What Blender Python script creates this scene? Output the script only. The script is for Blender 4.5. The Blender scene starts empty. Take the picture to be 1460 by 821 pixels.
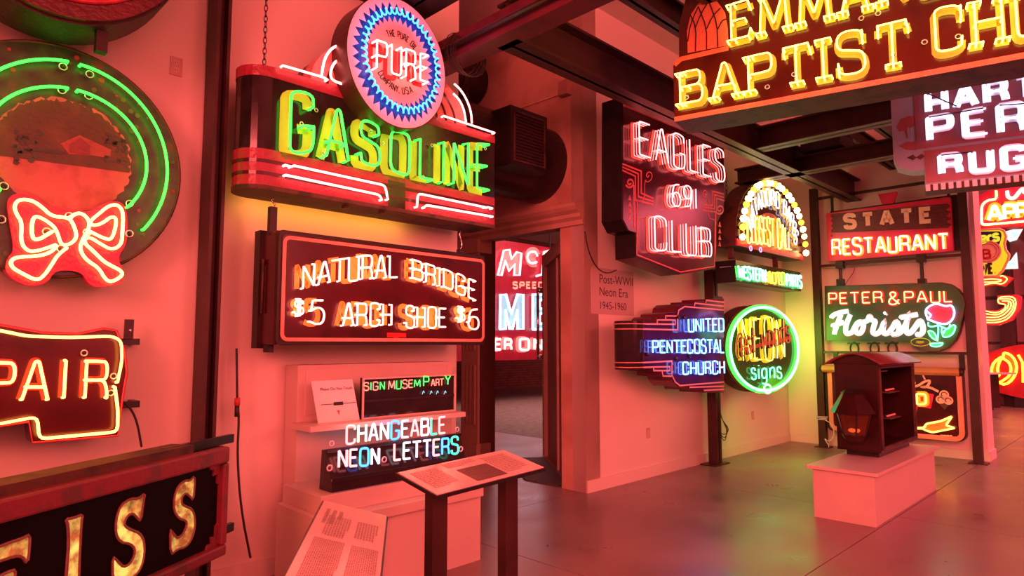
import bpy, math, random
from math import sin, cos, pi, atan2, sqrt
from mathutils import Vector, Matrix
random.seed(7)
S = bpy.context.scene
COL = S.collection

# ---------------------------------------------------------------- camera, world, exposure
PITCH = math.atan(79.5 / 930.0)
CAM_H = 1.5
cd = bpy.data.cameras.new('camera'); cd.sensor_width = 36.0; cd.lens = 930.0 / 1460.0 * 36.0; cd.clip_end = 200
cam = bpy.data.objects.new('camera', cd); COL.objects.link(cam)
cam.location = (0, 0, CAM_H); cam.rotation_euler = (pi / 2 + PITCH, 0, 0)
S.camera = cam
w = bpy.data.worlds.new('hall_glow'); S.world = w; w.use_nodes = True
WB = w.node_tree.nodes['Background']
WB.inputs[0].default_value = (1.0, 0.11, 0.11, 1); WB.inputs[1].default_value = 0.5
S.view_settings.view_transform = 'Standard'
try: S.view_settings.look = 'None'
except Exception: pass
S.view_settings.exposure = 0.0; S.view_settings.gamma = 1.0
S.view_settings.use_curve_mapping = False

def area(name, loc, target, size, color, energy, sy=None, spread=None):
    l = bpy.data.lights.new(name, 'AREA')
    if spread: l.spread = spread
    l.color = color; l.energy = energy; l.size = size
    if sy: l.shape = 'RECTANGLE'; l.size_y = sy
    o = bpy.data.objects.new(name, l); COL.objects.link(o); o.location = loc
    o.rotation_euler = (Vector(target) - Vector(loc)).to_track_quat('-Z', 'Y').to_euler()
    return o
R2 = sqrt(.5)
area('hall_red_fill', (-1.6, -3.2, 3.4), (4.6, 9.0, 2.2), 2.5, (1, .13, .12), 210, spread=1.3)  # unseen fill added to brighten the entrance front and end wall
# unseen red fill lamps added behind the viewer, standing in for more neon
area('hall_red_fill', (3.2, -2.2, 3.6), (0, 6, 1.2), 3.5, (1, .12, .11), 230)
area('hall_red_fill', (-1.2, -1.5, 3.4), (-1.5, 4, 1.0), 2.5, (1, .11, .10), 80)
area('hall_red_fill', (8.8, -1.5, 3.9), (4.6, 8.5, 2.0), 3.5, (1, .14, .13), 560)

# ---------------------------------------------------------------- geometry of the place
def ray(px, py):
    a = (px - 730.0) / 930.0; b = (410.5 - py) / 930.0
    f = Vector((a, cos(PITCH) - b * sin(PITCH), sin(PITCH) + b * cos(PITCH)))
    return f / f.y
def floor_pt(px, py):
    r = ray(px, py); t = -CAM_H / r.z
    return Vector((r.x * t, t, 0))
def at(px, py, y):
    r = ray(px, py); return Vector((r.x * y, y, CAM_H + r.z * y))
A = Vector((R2, R2, 0)); B = Vector((R2, -R2, 0)); Z = Vector((0, 0, 1))
NA = Vector((-R2, R2, 0))
_c = floor_pt(836, 703)
DW = _c.dot(NA)                 # distance of the long wall
SB = _c.dot(A)                  # the entrance front stands here
_k = floor_pt(1122, 631)
SR = (ray(1122, 500) * (DW / ray(1122, 500).dot(NA))).dot(A)   # the end wall stands here

class Frame:
    """upright plane: local x runs along the face, local y away from the viewer, local z up"""
    def __init__(s, u, p):
        s.u = Vector((u[0], u[1], 0)).normalized(); s.n = Z.cross(s.u); s.p = Vector(p)
    def uv(s, px, py, off=0.0):
        r = ray(px, py); c = Vector((0, 0, CAM_H)); q = s.p - s.n * off
        t = (q - c).dot(s.n) / r.dot(s.n); h = c + r * t - s.p
        return (h.dot(s.u), h.z)
    def U(s, pts, off=0.0): return [s.uv(x, y, off) for x, y in pts]
    def w(s, x, y, z): return s.p + s.u * x + s.n * y + Z * z
def fA(off, px, py):            # parallel to the long wall, off metres in front of it
    r = ray(px, py); t = (DW - off) / r.dot(NA)
    return Frame(A, Vector((0, 0, CAM_H)) + r * t)
def fB(off, px, py):            # parallel to the end wall
    r = ray(px, py); t = (SR - off) / r.dot(A)
    return Frame(B, Vector((0, 0, CAM_H)) + r * t)
def fV(vx, px, py, y, away=True):    # any other upright plane, by the point where its level lines meet
    d = Vector((vx - 730.0, 933.0, 0)).normalized()
    if vx < 730: d = -d
    if not away: d = d
    return Frame(d, at(px, py, y))

# ---------------------------------------------------------------- materials
MATS = {}
def _bsdf(m): return m.node_tree.nodes['Principled BSDF']
def mat(name, col, rough=.5, metal=0.0, var=.12, scale=6.0, bump=.02, coat=0.0, bscale=40):
    if name in MATS: return MATS[name]
    m = bpy.data.materials.new(name); m.use_nodes = True; nt = m.node_tree; b = _bsdf(m)
    b.inputs['Roughness'].default_value = rough; b.inputs['Metallic'].default_value = metal
    if coat: b.inputs['Coat Weight'].default_value = coat; b.inputs['Coat Roughness'].default_value = .08
    tc = nt.nodes.new('ShaderNodeTexCoord'); nz = nt.nodes.new('ShaderNodeTexNoise')
    nz.inputs['Scale'].default_value = scale; nz.inputs['Detail'].default_value = 5
    nt.links.new(tc.outputs['Object'], nz.inputs['Vector'])
    r = nt.nodes.new('ShaderNodeValToRGB'); lo = [c * (1 - var) for c in col]; hi = [min(1, c * (1 + var)) for c in col]
    r.color_ramp.elements[0].position = .3; r.color_ramp.elements[1].position = .7
    r.color_ramp.elements[0].color = (*lo, 1); r.color_ramp.elements[1].color = (*hi, 1)
    nt.links.new(nz.outputs['Fac'], r.inputs[0]); nt.links.new(r.outputs[0], b.inputs['Base Color'])
    if bump:
        n2 = nt.nodes.new('ShaderNodeTexNoise'); n2.inputs['Scale'].default_value = bscale; n2.inputs['Detail'].default_value = 4
        nt.links.new(tc.outputs['Object'], n2.inputs['Vector'])
        bp = nt.nodes.new('ShaderNodeBump'); bp.inputs['Strength'].default_value = .3; bp.inputs['Distance'].default_value = bump
        nt.links.new(n2.outputs['Fac'], bp.inputs['Height']); nt.links.new(bp.outputs[0], b.inputs['Normal'])
    MATS[name] = m; return m
def worn(name, col, col2, rough=.5, scale=5, lo=.5, hi=.62, metal=0, bump=.01):
    """paint with patches of a second colour (rust, stain, scuff)"""
    m = mat(name, col, rough, metal, 0, scale, bump)
    r = [n for n in m.node_tree.nodes if n.type == 'VALTORGB'][0].color_ramp
    r.elements[0].position = lo; r.elements[1].position = hi
    r.elements[0].color = (*col, 1); r.elements[1].color = (*col2, 1)
    return m
def neon(name, rgb, k=1.0):
    m = bpy.data.materials.new(name); m.use_nodes = True; b = _bsdf(m)
    b.inputs['Base Color'].default_value = (.05, .05, .05, 1); b.inputs['Roughness'].default_value = .2
    b.inputs['Emission Color'].default_value = (*[c / max(rgb) for c in rgb], 1)
    b.inputs['Emission Strength'].default_value = max(rgb) * k
    return m
N_RED = neon('neon_red', (12, 1.9, 1.5)); N_REDY = neon('neon_red_yellow', (11, 2.9, .55)); N_GREEN = neon('neon_green', (.08, 4.6, .2)); N_BLUE = neon('neon_blue', (.8, 2.5, 6))
N_WHITE = neon('neon_white', (3.4, 3.3, 4.2)); N_GOLD = neon('neon_gold', (6.0, 4.3, .65)); N_VIOLET = neon('neon_violet', (3.6, 2.6, 6.0))
N_ORANGE = neon('neon_orange', (6.5, 2.2, .35)); N_CYAN = neon('neon_cyan', (.75, 2.6, 3.6)); N_PINK = neon('neon_pink', (5.0, 1.1, 2.2))
N_WARM = neon('neon_warm_white', (5.0, 3.0, 1.8)); N_MINT = neon('neon_mint', (.6, 4.6, 2.0)); N_REFL_RED = neon('neon_rose', (6, .75, .75))
N_BULB = neon('bulb_glow', (7, 5.0, 1.6)); N_AMBER = neon('bulb_amber', (5, 2.0, .12)); N_HOTG = neon('neon_bright_green', (.8, 6.5, 1.6)); N_LIME = neon('neon_lime', (.14, 3.0, .05)) 
WALL = mat('plaster_wall', (.74, .66, .58), .55, var=.03, scale=1.2, bump=.002, bscale=90)
STUCCO = worn('rough_stucco', (.58, .36, .26), (.38, .21, .15), .8, scale=1.6, lo=.42, hi=.66, bump=.02)
BLACK = mat('black_metal', (.018, .014, .014), .35, .2, .3, bump=.002)
DARK = mat('dark_sheet_metal', (.028, .016, .015), .38, .3, .3, bump=.004)
STEEL = mat('dark_red_steel', (.045, .013, .011), .45, .1, .3, bump=.003)
STEEL2 = mat('maroon_steel', (.11, .018, .03), .4, .1, .25, bump=.003)
WHITE = mat('white_laminate', (.62, .50, .44), .35, var=.03, bump=0)
CARD = mat('white_card', (.82, .78, .74), .5, var=.03, bump=0)
RUST = worn('rusted_metal', (.085, .032, .018), (.03, .014, .01), .6, scale=7, bump=.01)
MAROON = worn('maroon_enamel', (.055, .004, .008), (.03, .003, .005), .22, scale=2.5, bump=.001)
REDFACE = worn('red_enamel', (.62, .03, .10), (.5, .025, .07), .25, scale=3, bump=.001)
PINKP = mat('salmon_paint', (.75, .30, .22), .35, var=.08, bump=.001)
BLACKG = mat('black_enamel', (.02, .012, .014), .12, var=.3, bump=.0005, bscale=12)
NAVY = mat('navy_enamel', (.03, .03, .10), .1, var=.3, bump=.0005, bscale=12)
GOLDP = mat('gold_paint', (.82, .56, .05), .4, var=.1, bump=.001)
YELLOWP = mat('yellow_green_paint', (.48, .62, .06), .4, var=.14, bump=.001)
CREAM = mat('cream_enamel', (.74, .78, .88), .3, var=.06, bump=.001)
BLUEP = mat('blue_enamel', (.015, .05, .28), .25, var=.1, bump=.001)
REDP = mat('red_paint', (.50, .02, .02), .35, var=.1, bump=.001)
INK = mat('black_ink', (.015, .012, .012), .5, var=.1, bump=0)
GREYINK = mat('grey_ink', (.36, .25, .23), .6, var=.1, bump=0)
GREENP = worn('green_enamel', (.03, .10, .035), (.10, .07, .03), .3, scale=4, bump=.001)
PALE = mat('pale_blue_enamel', (.26, .34, .46), .35, var=.08, bump=.001)
ROSEP = mat('rose_enamel', (.26, .08, .09), .35, var=.1, bump=.001)
COPPER = mat('copper_paint', (.60, .28, .12), .35, .3, .1, bump=.001)
CHROME = mat('chrome', (.7, .66, .64), .15, 1.0, .05, bump=0)
CORD = mat('black_rubber', (.02, .015, .015), .5, var=.1, bump=0)
WOOD = mat('pale_wood_board', (.60, .36, .26), .5, var=.1, scale=3, bump=.001)
GLASSD = mat('smoked_glass', (.10, .04, .02), .05, .0, .2, bump=0, coat=.5)
GLASSE = bpy.data.materials.new('insulator_glass'); GLASSE.use_nodes = True
_bsdf(GLASSE).inputs['Base Color'].default_value = (.75, .8, .9, 1); _bsdf(GLASSE).inputs['Roughness'].default_value = .08; _bsdf(GLASSE).inputs['Metallic'].default_value = .6

# ---------------------------------------------------------------- mesh builder
class MB:
    def __init__(s): s.v = []; s.f = []
    def add(s, vs, fs):
        n = len(s.v); s.v += [tuple(p) for p in vs]; s.f += [tuple(i + n for i in f) for f in fs]; return s
    def box(s, x0, x1, y0, y1, z0, z1):
        vs = [(x, y, z) for z in (z0, z1) for x, y in ((x0, y0), (x1, y0), (x1, y1), (x0, y1))]
        return s.add(vs, [(0, 3, 2, 1), (4, 5, 6, 7), (0, 1, 5, 4), (1, 2, 6, 5), (2, 3, 7, 6), (3, 0, 4, 7)])
    def prism(s, pts, y0, y1):       # outline in x,z; y0 the front
        n = len(pts)
        ar = sum(pts[i][0] * pts[(i + 1) % n][1] - pts[(i + 1) % n][0] * pts[i][1] for i in range(n))
        if ar < 0: pts = pts[::-1]
        vs = [(x, y0, z) for x, z in pts] + [(x, y1, z) for x, z in pts]
        fs = [tuple(range(n)), tuple(range(2 * n - 1, n - 1, -1))]
        fs += [(i, i + n, (i + 1) % n + n, (i + 1) % n) for i in range(n)]
        return s.add(vs, fs)
    def plan(s, pts, z0, z1):        # outline in x,y
        n = len(pts)
        ar = sum(pts[i][0] * pts[(i + 1) % n][1] - pts[(i + 1) % n][0] * pts[i][1] for i in range(n))
        if ar < 0: pts = pts[::-1]
        vs = [(x, y, z0) for x, y in pts] + [(x, y, z1) for x, y in pts]
        fs = [tuple(range(n - 1, -1, -1)), tuple(range(n, 2 * n))]
        fs += [(i, (i + 1) % n, (i + 1) % n + n, i + n) for i in range(n)]
        return s.add(vs, fs)
    def tube(s, pts, r, k=6, closed=False):
        P = [Vector(p) for p in pts]
        Q = [P[0]]
        for p in P[1:]:
            if (p - Q[-1]).length > 1e-5: Q.append(p)
        P = Q; n = len(P)
        if n < 2: return s
        T = []
        for i in range(n):
            a = P[i - 1] if (i or closed) else P[0]; b = P[(i + 1) % n] if (i < n - 1 or closed) else P[-1]
            t = (b - a); t = t.normalized() if t.length > 1e-9 else (T[-1] if T else Vector((1, 0, 0))); T.append(t)
        N = T[0].orthogonal().normalized(); vs = []
        for i in range(n):
            N = (N - T[i] * N.dot(T[i]))
            N = N.normalized() if N.length > 1e-6 else T[i].orthogonal().normalized()
            M = T[i].cross(N)
            vs += [P[i] + (N * cos(2 * pi * j / k) + M * sin(2 * pi * j / k)) * r for j in range(k)]
        fs = []
        for i in range(n if closed else n - 1):
            a = i * k; b = ((i + 1) % n) * k
            fs += [(a + j, a + (j + 1) % k, b + (j + 1) % k, b + j) for j in range(k)]
        if not closed: fs += [tuple(range(k - 1, -1, -1)), tuple(range((n - 1) * k, n * k))]
        return s.add(vs, fs)
    def ribbon(s, pts, w, y, t=.003, closed=False):     # flat stroke of width w lying at depth y
        P = []
        for p in pts:
            if not P or (abs(p[0] - P[-1][0]) + abs(p[1] - P[-1][1])) > 1e-5: P.append(p)
        n = len(P)
        if n < 2: return s
        L = []; Rr = []
        for i in range(n):
            a = P[i - 1] if (i or closed) else P[0]; b = P[(i + 1) % n] if (i < n - 1 or closed) else P[-1]
            c = P[i]
            d1 = Vector((c[0] - a[0], c[1] - a[1])); d2 = Vector((b[0] - c[0], b[1] - c[1]))
            if d1.length < 1e-9: d1 = d2
            if d2.length < 1e-9: d2 = d1
            d1.normalize(); d2.normalize(); m = d1 + d2
            m = m.normalized() if m.length > 1e-3 else Vector((-d1.y, d1.x))
            q = Vector((-m.y, m.x)); k = min(1.8, 1 / max(.3, abs(q.dot(Vector((-d1.y, d1.x))))))
            L.append((c[0] + q.x * w / 2 * k, c[1] + q.y * w / 2 * k)); Rr.append((c[0] - q.x * w / 2 * k, c[1] - q.y * w / 2 * k))
        vs = [(p[0], y - t, p[1]) for p in L] + [(p[0], y - t, p[1]) for p in Rr] + [(p[0], y, p[1]) for p in L] + [(p[0], y, p[1]) for p in Rr]
        fs = []
        for i in range(n if closed else n - 1):
            j = (i + 1) % n
            fs += [(i, n + i, n + j, j), (2 * n + i, i, j, 2 * n + j), (n + i, 3 * n + i, 3 * n + j, n + j)]
        if not closed: fs += [(0, 2 * n, 3 * n, n), (n - 1, 2 * n - 1, 4 * n - 1, 3 * n - 1)]
        return s.add(vs, fs)
    def ball(s, c, r, k=8, sx=1, sy=1, sz=1):
        vs = []; fs = []; m = k // 2
        for i in range(m + 1):
            th = pi * i / m
            for j in range(k):
                ph = 2 * pi * j / k
                vs.append((c[0] + r * sx * sin(th) * cos(ph), c[1] + r * sy * sin(th) * sin(ph), c[2] + r * sz * cos(th)))
        for i in range(m):
            for j in range(k):
                fs.append((i * k + j, (i + 1) * k + j, (i + 1) * k + (j + 1) % k, i * k + (j + 1) % k))
        return s.add(vs, fs)
    def ring(s, c, R, r, k=10, kk=5, axis='y'):
        pts = []
        for i in range(k):
            a = 2 * pi * i / k
            pts.append((c[0] + R * cos(a), c[1], c[2] + R * sin(a)) if axis == 'y' else (c[0] + R * cos(a), c[1] + R * sin(a), c[2]) if axis == 'z' else (c[0], c[1] + R * cos(a), c[2] + R * sin(a)))
        return s.tube(pts, r, kk, closed=True)
    def build(s, name, m, parent=None, smooth=False, **props):
        me = bpy.data.meshes.new(name); me.from_pydata(s.v, [], s.f); me.materials.append(m)
        if smooth: me.polygons.foreach_set('use_smooth', [True] * len(me.polygons))
        me.update(); o = bpy.data.objects.new(name, me); COL.objects.link(o)
        if parent is not None: o.parent = parent
        for k, v in props.items(): o[k] = v
        return o
def thing(name, F, label, cat, group=None):
    e = bpy.data.objects.new(name, None); COL.objects.link(e); e.empty_display_size = .1
    if isinstance(F, Frame): e.location = F.p; e.rotation_euler = (0, 0, atan2(F.u.y, F.u.x))
    else: e.location = F
    e['label'] = label; e['category'] = cat
    if group: e['group'] = group
    return e
def structure(name, mb, m, parent=None, F=None):
    o = mb.build(name, m, parent); o['kind'] = 'structure'
    if F is not None: o.location = F.p; o.rotation_euler = (0, 0, atan2(F.u.y, F.u.x))
    return o
def bevel(o, wd=.004, seg=2):
    b = o.modifiers.new('bevel', 'BEVEL'); b.width = wd; b.segments = seg; b.limit_method = 'ANGLE'; return o
def circ(cx, cz, r, n=40, a0=0, a1=2 * pi, rz=None):
    rz = rz or r; full = abs(a1 - a0 - 2 * pi) < 1e-6
    return [(cx + r * cos(a0 + (a1 - a0) * i / (n if full else n - 1)), cz + rz * sin(a0 + (a1 - a0) * i / (n if full else n - 1))) for i in range(n)]
def rrect(x0, x1, z0, z1, r, n=5):
    out = []
    for cx, cz, a in ((x1 - r, z1 - r, 0), (x0 + r, z1 - r, pi / 2), (x0 + r, z0 + r, pi), (x1 - r, z0 + r, 1.5 * pi)):
        out += [(cx + r * cos(a + pi / 2 * i / n), cz + r * sin(a + pi / 2 * i / n)) for i in range(n + 1)]
    return out
def chaikin(p, it=2, closed=False):
    for _ in range(it):
        q = [] if closed else [p[0]]; n = len(p)
        for i in range(n if closed else n - 1):
            a = p[i]; b = p[(i + 1) % n]
            q.append(tuple(a[k] * .75 + b[k] * .25 for k in range(len(a)))); q.append(tuple(a[k] * .25 + b[k] * .75 for k in range(len(a))))
        if not closed: q.append(p[-1])
        p = q
    return p
def rc(p, r):      # bend the corners of a straight run as a tube bender would
    out = [p[0]]
    for i in range(1, len(p) - 1):
        a, b, c = Vector(p[i - 1]), Vector(p[i]), Vector(p[i + 1])
        d1 = (a - b).length; d2 = (c - b).length; k1 = min(r, d1 * .45) / max(d1, 1e-6); k2 = min(r, d2 * .45) / max(d2, 1e-6)
        q0 = b + (a - b) * k1; q1 = b + (c - b) * k2
        for t in (0, .35, .65, 1):
            out.append(tuple(q0 * (1 - t) ** 2 + b * 2 * t * (1 - t) + q1 * t * t))
    out.append(p[-1]); return out

# ---------------------------------------------------------------- stroke lettering ('c' = bent, 's' = straight)
G = {
'A': (.56, ['s', (0, 0), (.24, 1), (.32, 1), (.56, 0)], ['s', (.08, .33), (.48, .33)]),
'B': (.52, ['s', (0, 0), (0, 1)], ['c', (0, 1), (.3, 1.0), (.5, .98), (.5, .55), (.28, .53), (0, .53)], ['c', (.2, .53), (.55, .55), (.55, 0), (.3, 0), (0, 0)]),
'C': (.52, ['c', (.52, .76), (.5, 1.03), (.0, 1.06), (0, .75), (0, .25), (0, -.06), (.5, -.03), (.52, .24)]),
'D': (.52, ['s', (0, 0), (0, 1)], ['c', (0, 1), (.25, 1), (.53, .98), (.53, .5), (.53, .02), (.25, 0), (0, 0)]),
'E': (.44, ['s', (.44, 1), (0, 1), (0, 0), (.44, 0)], ['s', (0, .52), (.36, .52)]),
'F': (.44, ['s', (.44, 1), (0, 1), (0, 0)], ['s', (0, .52), (.36, .52)]),
'G': (.54, ['c', (.52, .8), (.5, 1.03), (.0, 1.06), (0, .75), (0, .25), (0, -.06), (.45, -.04), (.54, .1), (.54, .44)], ['s', (.54, .44), (.3, .44)]),
'H': (.5, ['s', (0, 0), (0, 1)], ['s', (.5, 0), (.5, 1)], ['s', (0, .5), (.5, .5)]),
'I': (.04, ['s', (.02, 0), (.02, 1)]),
'J': (.36, ['c', (.36, 1), (.36, .3), (.34, -.05), (0, -.05), (0, .25)]),
'K': (.5, ['s', (0, 0), (0, 1)], ['s', (.48, 1), (0, .42)], ['s', (.16, .6), (.5, 0)]),
'L': (.42, ['s', (0, 1), (0, 0), (.42, 0)]),
'M': (.68, ['s', (0, 0), (.06, 1), (.34, .15), (.62, 1), (.68, 0)]),
'N': (.5, ['s', (0, 0), (0, 1), (.5, 0), (.5, 1)]),
'O': (.56, ['C', (.28, 1.06), (0, 1.02), (0, .5), (0, -.02), (.28, -.06), (.56, -.02), (.56, .5), (.56, 1.02)]),
'P': (.5, ['s', (0, 0), (0, 1)], ['c', (0, 1), (.3, 1), (.52, .98), (.52, .48), (.3, .46), (0, .46)]),
'R': (.52, ['s', (0, 0), (0, 1)], ['c', (0, 1), (.3, 1), (.5, .98), (.5, .5), (.3, .48), (0, .48)], ['c', (.2, .48), (.42, .48), (.5, .3), (.52, 0)]),
'S': (.5, ['c', (.48, .8), (.46, 1.04), (0, 1.06), (-.02, .62), (.25, .55), (.52, .46), (.52, -.06), (.03, -.05), (0, .2)]),
'T': (.52, ['s', (0, 1), (.52, 1)], ['s', (.26, 1), (.26, 0)]),
'U': (.5, ['c', (0, 1), (0, .35), (.0, -.05), (.25, -.05), (.5, -.05), (.5, .35), (.5, 1)]),
'V': (.54, ['s', (0, 1), (.27, 0), (.54, 1)]),
'W': (.74, ['s', (0, 1), (.18, 0), (.37, .8), (.56, 0), (.74, 1)]),
'Y': (.5, ['s', (0, 1), (.25, .5), (.5, 1)], ['s', (.25, .5), (.25, 0)]),
'&': (.56, ['c', (.56, .0), (.1, .62), (.06, 1.03), (.4, 1.03), (.36, .66), (.0, .42), (-.02, -.05), (.38, -.07), (.54, .4)]),
'$': (.44, ['c', (.44, .78), (.42, .96), (0, .98), (0, .58), (.24, .52), (.46, .44), (.46, .0), (.03, .02), (0, .2)], ['s', (.16, -.08), (.16, 1.1)], ['s', (.28, -.08), (.28, 1.1)]),
'5': (.48, ['s', (.46, 1), (.08, 1), (.03, .55)], ['c', (.03, .55), (.3, .72), (.55, .5), (.5, -.02), (.2, -.05), (0, .08)]),
'6': (.48, ['c', (.42, 1), (.1, .95), (0, .5), (0, -.05), (.48, -.07), (.5, .55), (.12, .62), (.02, .3)]),
'9': (.48, ['c', (.06, 0), (.38, .05), (.48, .5), (.48, 1.05), (0, 1.07), (-.02, .45), (.36, .38), (.46, .7)]),
'1': (.04, ['s', (.02, 0), (.02, 1)]),
'.': (.05, ['s', (0, 0), (.05, 0)]), ',': (.05, ['s', (.05, .05), (0, -.15)]), "'": (.05, ['s', (.05, 1.05), (0, .8)]), ' ': (.3,), '-': (.26, ['s', (0, .5), (.26, .5)]),
'a': (.4, ['c', (.38, .5), (.2, .66), (-.03, .5), (0, -.04), (.3, 0), (.38, .2)], ['s', (.38, .6), (.38, 0)]),
'e': (.4, ['c', (0, .32), (.38, .32), (.42, .62), (.02, .68), (0, .3), (.02, -.06), (.3, -.04), (.4, .1)]),
'r': (.28, ['s', (0, .6), (0, 0)], ['c', (0, .4), (.1, .6), (.28, .58)]),
's': (.32, ['c', (.3, .5), (.26, .66), (0, .66), (0, .38), (.16, .32), (.34, .28), (.34, -.05), (.02, -.04), (0, .12)]),
'i': (.04, ['s', (.02, 0), (.02, .58)], ['s', (.02, .78), (.03, .82)]),
'g': (.4, ['c', (.38, .5), (.2, .66), (-.03, .5), (0, .02), (.3, .02), (.38, .2)], ['c', (.38, .6), (.38, -.1), (.3, -.38), (0, -.3)]),
'n': (.38, ['s', (0, .6), (0, 0)], ['c', (0, .4), (.1, .64), (.38, .64), (.38, .35), (.38, 0)]),
'o': (.4, ['C', (.2, .64), (0, .6), (0, 0), (.2, -.04), (.4, 0), (.4, .6)]),
't': (.26, ['c', (.12, .95), (.12, .2), (.12, -.04), (.26, 0)], ['s', (0, .62), (.26, .62)]),
'w': (.5, ['s', (0, .6), (.12, 0), (.25, .5), (.38, 0), (.5, .6)]),
'c': (.36, ['c', (.36, .48), (.3, .66), (0, .66), (0, .3), (0, -.04), (.3, -.04), (.36, .12)]),
'd': (.4, ['c', (.38, .5), (.2, .66), (-.03, .5), (0, -.04), (.3, 0), (.38, .2)], ['s', (.38, 1), (.38, 0)]),
'l': (.05, ['s', (.02, 1), (.02, 0)]),
}
SERIF = {'A': [(0, 0, .12), (.56, 0, .12)], 'B': [(-.02, 0, .1), (-.02, 1, .1)], 'P': [(0, 0, .14), (-.02, 1, .1)], 'T': [(.26, 0, .14)], 'I': [(.02, 0, .16), (.02, 1, .16)],
         'M': [(0, 0, .12), (.68, 0, .12), (.03, 1, .08), (.65, 1, .08)], 'H': [(0, 0, .13), (.5, 0, .13), (0, 1, .13), (.5, 1, .13)], 'E': [(-.02, 0, .1), (-.02, 1, .1)],
         'N': [(0, 0, .13), (.5, 1, .13)], 'U': [(0, 1, .13), (.5, 1, .13)], 'R': [(0, 0, .14), (-.02, 1, .1)], 'L': [(0, 1, .13), (0, 0, .1)]}
TICK = {'T': [(0, .8, 0, 1), (.52, 1, .56, .78)], 'E': [(.44, 1, .48, .82), (.44, 0, .5, .2)], 'C': [(.52, .7, .52, 1)], 'S': [(.48, .76, .48, 1), (0, .26, 0, 0)], 'L': [(.42, 0, .46, .2)]}
def strokes(ch, rnd=.06, serif=False, it=2):
    g = G[ch]; out = []
    for st in g[1:]:
        k = st[0]; p = list(st[1:])
        if k == 's': out.append((rc(p, rnd) if rnd and len(p) > 2 else p, False))
        elif k == 'c': out.append((chaikin(p, it), False))
        else: out.append((chaikin(p, it, True), True))
    if serif:
        out += [([(x - l, y), (x + l, y)], False) for x, y, l in SERIF.get(ch, [])]
        out += [([(a, b), (c, d)], False) for a, b, c, d in TICK.get(ch, [])]
    return g[0], out
def layout(F, text, stations, off, gap=.2, serif=False, rnd=.06, fill=True):
    """per letter: the strokes in the face's own metres; stations = (px, y foot, y head)"""
    st = []
    for x, yb, yt in stations:
        u, vb = F.uv(x, yb, off); _, vt = F.uv(x, yt, off); st.append((u, vb, vt))
    W = sum(G[c][0] for c in text) + gap * (len(text) - 1); x = 0; res = []
    u0, u1 = st[0][0], st[-1][0]
    def vv(u):
        for a, b in zip(st, st[1:]):
            if u <= b[0] or b is st[-1]:
                t = (u - a[0]) / (b[0] - a[0]); return a[1] + (b[1] - a[1]) * t, a[2] + (b[2] - a[2]) * t
    for c in text:
        wd, ss = strokes(c, rnd, serif)
        o = []
        for p, cl in ss:
            q = []
            for a, b in p:
                u = u0 + (u1 - u0) * (x + a) / W; lo, hi = vv(u); q.append((u, lo + (hi - lo) * b))
            o.append((q, cl))
        if o: res.append((c, o))
        x += wd + gap
    return res
def tube_letter(o, par, m, off, r, back=.0, name='neon_letter'):
    mb = MB()
    for q, cl in o:
        P = [(a, -off, b) for a, b in q]
        if not cl and back:
            P = [(P[0][0], -off + back, P[0][2])] + P + [(P[-1][0], -off + back, P[-1][2])]
        mb.tube(P, r, 6, cl)
    return mb.build(name, m, par, smooth=True)
def paint_letter(o, par, m, y, w_, name='painted_letter', t=.003, sh=(0, 0)):
    mb = MB()
    for q, cl in o: mb.ribbon([(a + sh[0], b + sh[1]) for a, b in q], w_, y, t, cl)
    return mb.build(name, m, par)
def word(par, F, text, stations, m, off=.045, r=.0055, paint=None, pw=.03, gap=.2, serif=False, rnd=.06, back=.0, sh=(0, 0), y=0.0, mats=None, double=0, tbl=None):
    L = layout(F, text, stations, off, gap, serif, rnd)
    for i, (c, o) in enumerate(L):
        if paint: paint_letter(o, par, paint, y - .001, pw, sh=sh)
        if m or mats:
            mm = mats[i % len(mats)] if mats else m
            tube_letter(o, par, mm, off, r, back)
def printed(par, F, text, stations, m, pw, y=0.0, gap=.2, serif=False, name='painted_letter', off=0, rnd=0.0):
    for c, o in layout(F, text, stations, off, gap, serif, rnd): paint_letter(o, par, m, y - .001, pw, name)
def lettering(par, F, text, stations, m, pw, y=0.0, gap=.2):     # small print: one mesh for a whole line
    mb = MB()
    for c, o in layout(F, text, stations, 0, gap):
        for q, cl in o: mb.ribbon(q, pw, y - .0005, .0006, cl)
    return mb.build('printed_lettering', m, par)
def arc_word(par, text, c, R, a0, a1, h, m, y, pw=None, off=.04, r=.005, gap=.2, inward=False, paint=None):
    """letters round an arc in the face; a0, a1 in radians, reading from a0 to a1"""
    W = sum(G[ch][0] for ch in text) + gap * (len(text) - 1); x = 0; mb = MB()
    for ch in text:
        wd, ss = strokes(ch); am = a0 + (a1 - a0) * (x + wd / 2) / W; sc = h
        ux = Vector((-sin(am), cos(am))) * (1 if a1 > a0 else -1); up = Vector((cos(am), sin(am))) * (-1 if inward else 1)
        k = abs(a1 - a0) * R / W
        o = []
        for p, cl in ss:
            q = []
            for a, b in p:
                v = Vector(c) + Vector((cos(am), sin(am))) * R + ux * ((a - wd / 2) * k) + up * (b * h); q.append((v.x, v.y))
            o.append((q, cl))
        if pw is not None and m is not None and off is None:
            for q, cl in o: mb.ribbon(q, pw, y - .0005, .0008, cl)
        else:
            if paint: paint_letter(o, par, paint, y - .001, pw or .02)
            if o: tube_letter(o, par, m, off, r)
        x += wd + gap
    if mb.v: mb.build('printed_lettering', m, par)
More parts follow.
